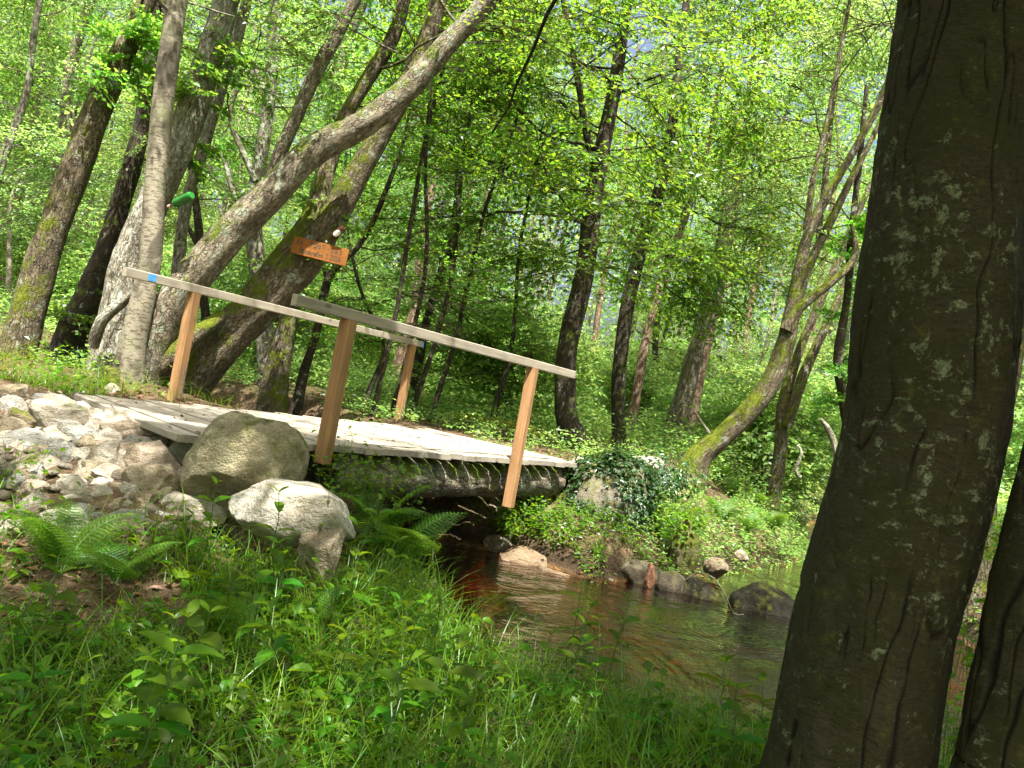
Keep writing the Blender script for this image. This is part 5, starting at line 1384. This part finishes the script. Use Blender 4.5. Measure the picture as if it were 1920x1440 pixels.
for k, px, py, sc, lab in [(0, 1050, 1255, .85, 'shaded upright herb with rounded leaves standing out against the brown water'), (0, 1120, 1300, .95, 'sunlit herb with pale pointed leaves in front of the stream'),
                           (3, 1060, 1290, .9, 'tall thin herb beside the shaded one at the water edge'), (3, 1090, 1320, .7, 'short herb below the sunlit one near the water'),
                           (0, 510, 1130, 1.0, 'upright herb standing before the pale boulder, its leaf pairs against the stone'), (1, 480, 1010, .8, 'dark herb at the left foot of the pale boulder'),
                           (3, 560, 1120, .8, 'thin herb in front of the middle of the pale boulder'), (1, 640, 1190, 1.0, 'broad leaved herb in the sunny grass patch'), (1, 515, 1165, 1.0, 'drooping broad leaved herb left of the sunny grass'),
                           (0, 695, 1080, .9, 'herb at the right foot of the pale boulder'), (3, 612, 885, .6, 'light green herb at the foot of the near rail post'), (3, 660, 900, .75, 'tall thin herb in front of the log beam'),
                           (3, 770, 935, .8, 'herb rising before the log beam and the large fern'), (1, 1330, 1420, 1.0, 'broad leaved herb beside the foot of the big trunk'), (2, 1215, 1405, 1.1, 'light green seedling near the lower edge'),
                           (1, 1420, 1440, .9, 'herb touching the left side of the big trunk'), (2, 60, 1400, 1.2, 'pale seedling in the lower left corner'), (1, 1440, 1330, .8, 'leafy sprig leaning over the water by the big trunk')]:
    p = hit(px, py)
    while p[2] < .10 and py < 1500: py += 12; p = hit(px, py)
    put_herb(k, p, sc * 1.15, lab, 'herbs of the near bank')
zones = [(0, 480, 'left part of the foreground'), (480, 900, 'centre of the foreground'), (900, 1420, 'right part of the foreground before the water')]
for k in range(95):
    px, py = rng.uniform(-20, 1460), rng.uniform(1090, 1560)
    p = hit(px, py)
    if not free(np.array([p[0]]), np.array([p[1]]), .1)[0] or p[1] < 1.6 or p[2] < .05: continue
    if soil(p[0], p[1]) > .75: continue
    zt = [z for a, b, z in zones if a <= min(max(px, 0), 1419) < b][0]
    j = int(rng.choice(4, p=(.2, .38, .32, .10)))
    put_herb(j, p, rng.uniform(.65, 1.2), ['upright paired leaf herb', 'broad leaved low herb', 'small round leaved seedling', 'thin tall herb'][j] + ' growing in the ' + zt, ['upright herbs', 'broad leaved herbs', 'seedlings', 'tall herbs'][j] + ' in the ' + zt)
def tussock_proto(nb, L, seed, wd=.007):
    m = MB(); st = np.random.default_rng(seed); a = st.uniform(0, 6.28, nb); r = st.uniform(0, .05, nb)
    b = np.stack([np.cos(a) * r, np.sin(a) * r, np.full(nb, -.01)], -1)
    d = np.stack([np.cos(a) * st.uniform(.05, .55, nb), np.sin(a) * st.uniform(.05, .55, nb), np.ones(nb)], -1)
    blades(m, b, d, L * st.uniform(.5, 1.1, nb), st.uniform(.6, 1.3, nb) * wd, st.uniform(.1, .75, nb), seg=6)
    return m.build('grass_tussock', GRASSM)
TP = [tussock_proto(46, .5, 1), tussock_proto(34, .36, 2, .006), tussock_proto(26, .62, 3, .009)]
TU = [False] * 3
def put_tuss(k, p, sc, lab, grp):
    o = TP[k] if not TU[k] else TP[k].copy()
    if TU[k]: C.objects.link(o)
    TU[k] = True; o.location = tuple(p); o.rotation_euler = (0, 0, rng.uniform(0, 6.28)); o.scale = (sc,) * 3
    tag(o, lab, 'grass tussock', grp)
for k, px, py, sc, lab in [(0, 600, 1290, 1.0, 'large sunlit grass tussock in the centre of the foreground'), (0, 690, 1235, .8, 'bright grass tussock right of the large sunlit one'), (2, 640, 1150, .8, 'tall grass blades below the pale boulder'),
                           (2, 700, 1130, .75, 'grass tussock at the right foot of the propping stone'), (0, 395, 1100, .7, 'bright grass tuft in front of the white jagged stone'), (2, 850, 1330, .8, 'dark broad bladed tussock at lower centre right'),
                           (1, 520, 1300, .9, 'shaded grass tuft left of the large sunlit one'), (1, 1150, 1400, .9, 'sunny grass tuft near the lower right water edge'), (1, 1270, 1420, 1.0, 'fine grass tuft left of the big trunk foot'), (1, 300, 1330, .9, 'dark grass tuft in the lower left shade'),
                           (1, 150, 1380, 1.0, 'grass tuft close to the lower left corner'), (2, 415, 1420, .8, 'tall dark grass blades at the lower edge'), (0, 1185, 1080, .6, 'hanging grass tuft over the far bank edge'), (0, 1120, 1040, .6, 'grass tuft under the ivy boulder')]:
    p = hit(px, py)
    while p[2] < .10 and py > 1150 and py < 1500: py += 12; p = hit(px, py)
    put_tuss(k, p, sc, lab, 'grass tussocks')

# ------------------------------------------------------------------ ivy and leafy cushions
def ivy(rock, label, sel, n, L=(.035, .065), off=.03):
    me = rock.data; V = np.array([v.co[:] for v in me.vertices]); Nn = unit(V); loc = np.array(rock.location)
    w_ = sel(V / (np.array(rock.dimensions) / 2)) ; id_ = rng.choice(len(V), n, p=w_ / w_.sum())
    p = V[id_] + loc + Nn[id_] * rng.uniform(.005, off * 2, (n, 1)) + rng.normal(0, .03, (n, 3)); nn = Nn[id_] + (0, -.2, .5) + rng.normal(0, .3, (n, 3))
    ax = np.array((0, 0, -1.0)) + rng.normal(0, .6, (n, 3)); ax = ax - unit(nn) * np.sum(ax * unit(nn), -1, keepdims=True)
    m = MB(); leaves(m, p, ax, nn, rng.uniform(*L, n), 1.0, 8)
    for k in range(14):
        a = V[int(rng.choice(len(V), p=w_ / w_.sum()))] + loc; pts = [a + unit(a - loc) * .02]
        for s in range(5): pts.append(pts[-1] + np.array((rng.normal(0, .05), rng.normal(-.01, .02), -.05)))
        tube(m, np.array(pts), .003, 4, 1, cap=False)
    o = m.build('ivy', [LEAF_I, TWIG]); return tag(o, label, 'ivy')
ivy(IVYROCK, 'dark ivy hanging over the top and right side of the big bank boulder', lambda q: np.clip(q[:, 2] * 1.0 + .9 * np.clip(q[:, 0] - .1, 0, 1) - .15 + .55 * fbm(q * 2.2, 2, 3), 0, 1) ** 1.0 + 1e-6, 2900)
ivy(RO[8], 'pale edged ivy trailing down the bank right of the big boulder', lambda q: np.clip(q[:, 2] + .6, 0, 1) + 1e-6, 1200, off=.22)
def cushion(px, py, d, r, label, n=260, L=(.03, .055), leafm=None, cat='plant', name='leafy_plant', h=.3):
    c = P(px, py, d); m = MB()
    k = 26; base = np.stack([c[0] + rng.normal(0, r * .45, k), c[1] + rng.normal(0, r * .4, k), np.full(k, c[2] - h * .8)], -1)
    low_plants(m, base, rng.uniform(h * .7, h * 1.5, k), max(4, n // k), rng.uniform(*L, k) * 1.1, 6, wr=.75)
    return tag(m.build(name, [leafm or LEAF_G, STEM]), label, cat, 'leafy cushions of the bank')
cushion(965, 965, 8.5, .28, 'pale leaved plant cushion at the foot of the near rail post', 420)
cushion(1040, 985, 8.4, .25, 'leafy plant cushion left of the ivy boulder', 300)
cushion(1010, 955, 8.6, .22, 'round leaved plant between post foot and mossy abutment stone', 240)
cushion(1265, 985, 8.8, .25, 'bright leaved plant right of the ivy boulder', 300)
cushion(1290, 960, 9.0, .3, 'sunlit leafy clump above the upright mossy stone', 340)
cushion(20, 890, 4.7, .16, 'bright leafy seedling clump at the left frame edge beside the rubble', 170, (.03, .05))
cushion(130, 690, 8.0, .28, 'small leafy shrub on the soil behind the deck corner', 300, (.03, .05))
cushion(640, 870, 5.9, .18, 'light green bushy plant at the foot of the near left post', 220, (.025, .04))
cushion(700, 900, 6.0, .25, 'dark leafy plant between the pale boulder and the log beam', 300, (.03, .05))
cushion(1870, 1000, 5.5, .3, 'leafy clump on the mossy bank behind the big trunk', 300)
cushion(1800, 1330, 3.2, .15, 'bright leaves growing between the two foreground trunks', 130, (.03, .05))
cushion(1840, 1180, 3.8, .2, 'leaf spray in the gap between the two foreground trunks', 140, (.03, .05))
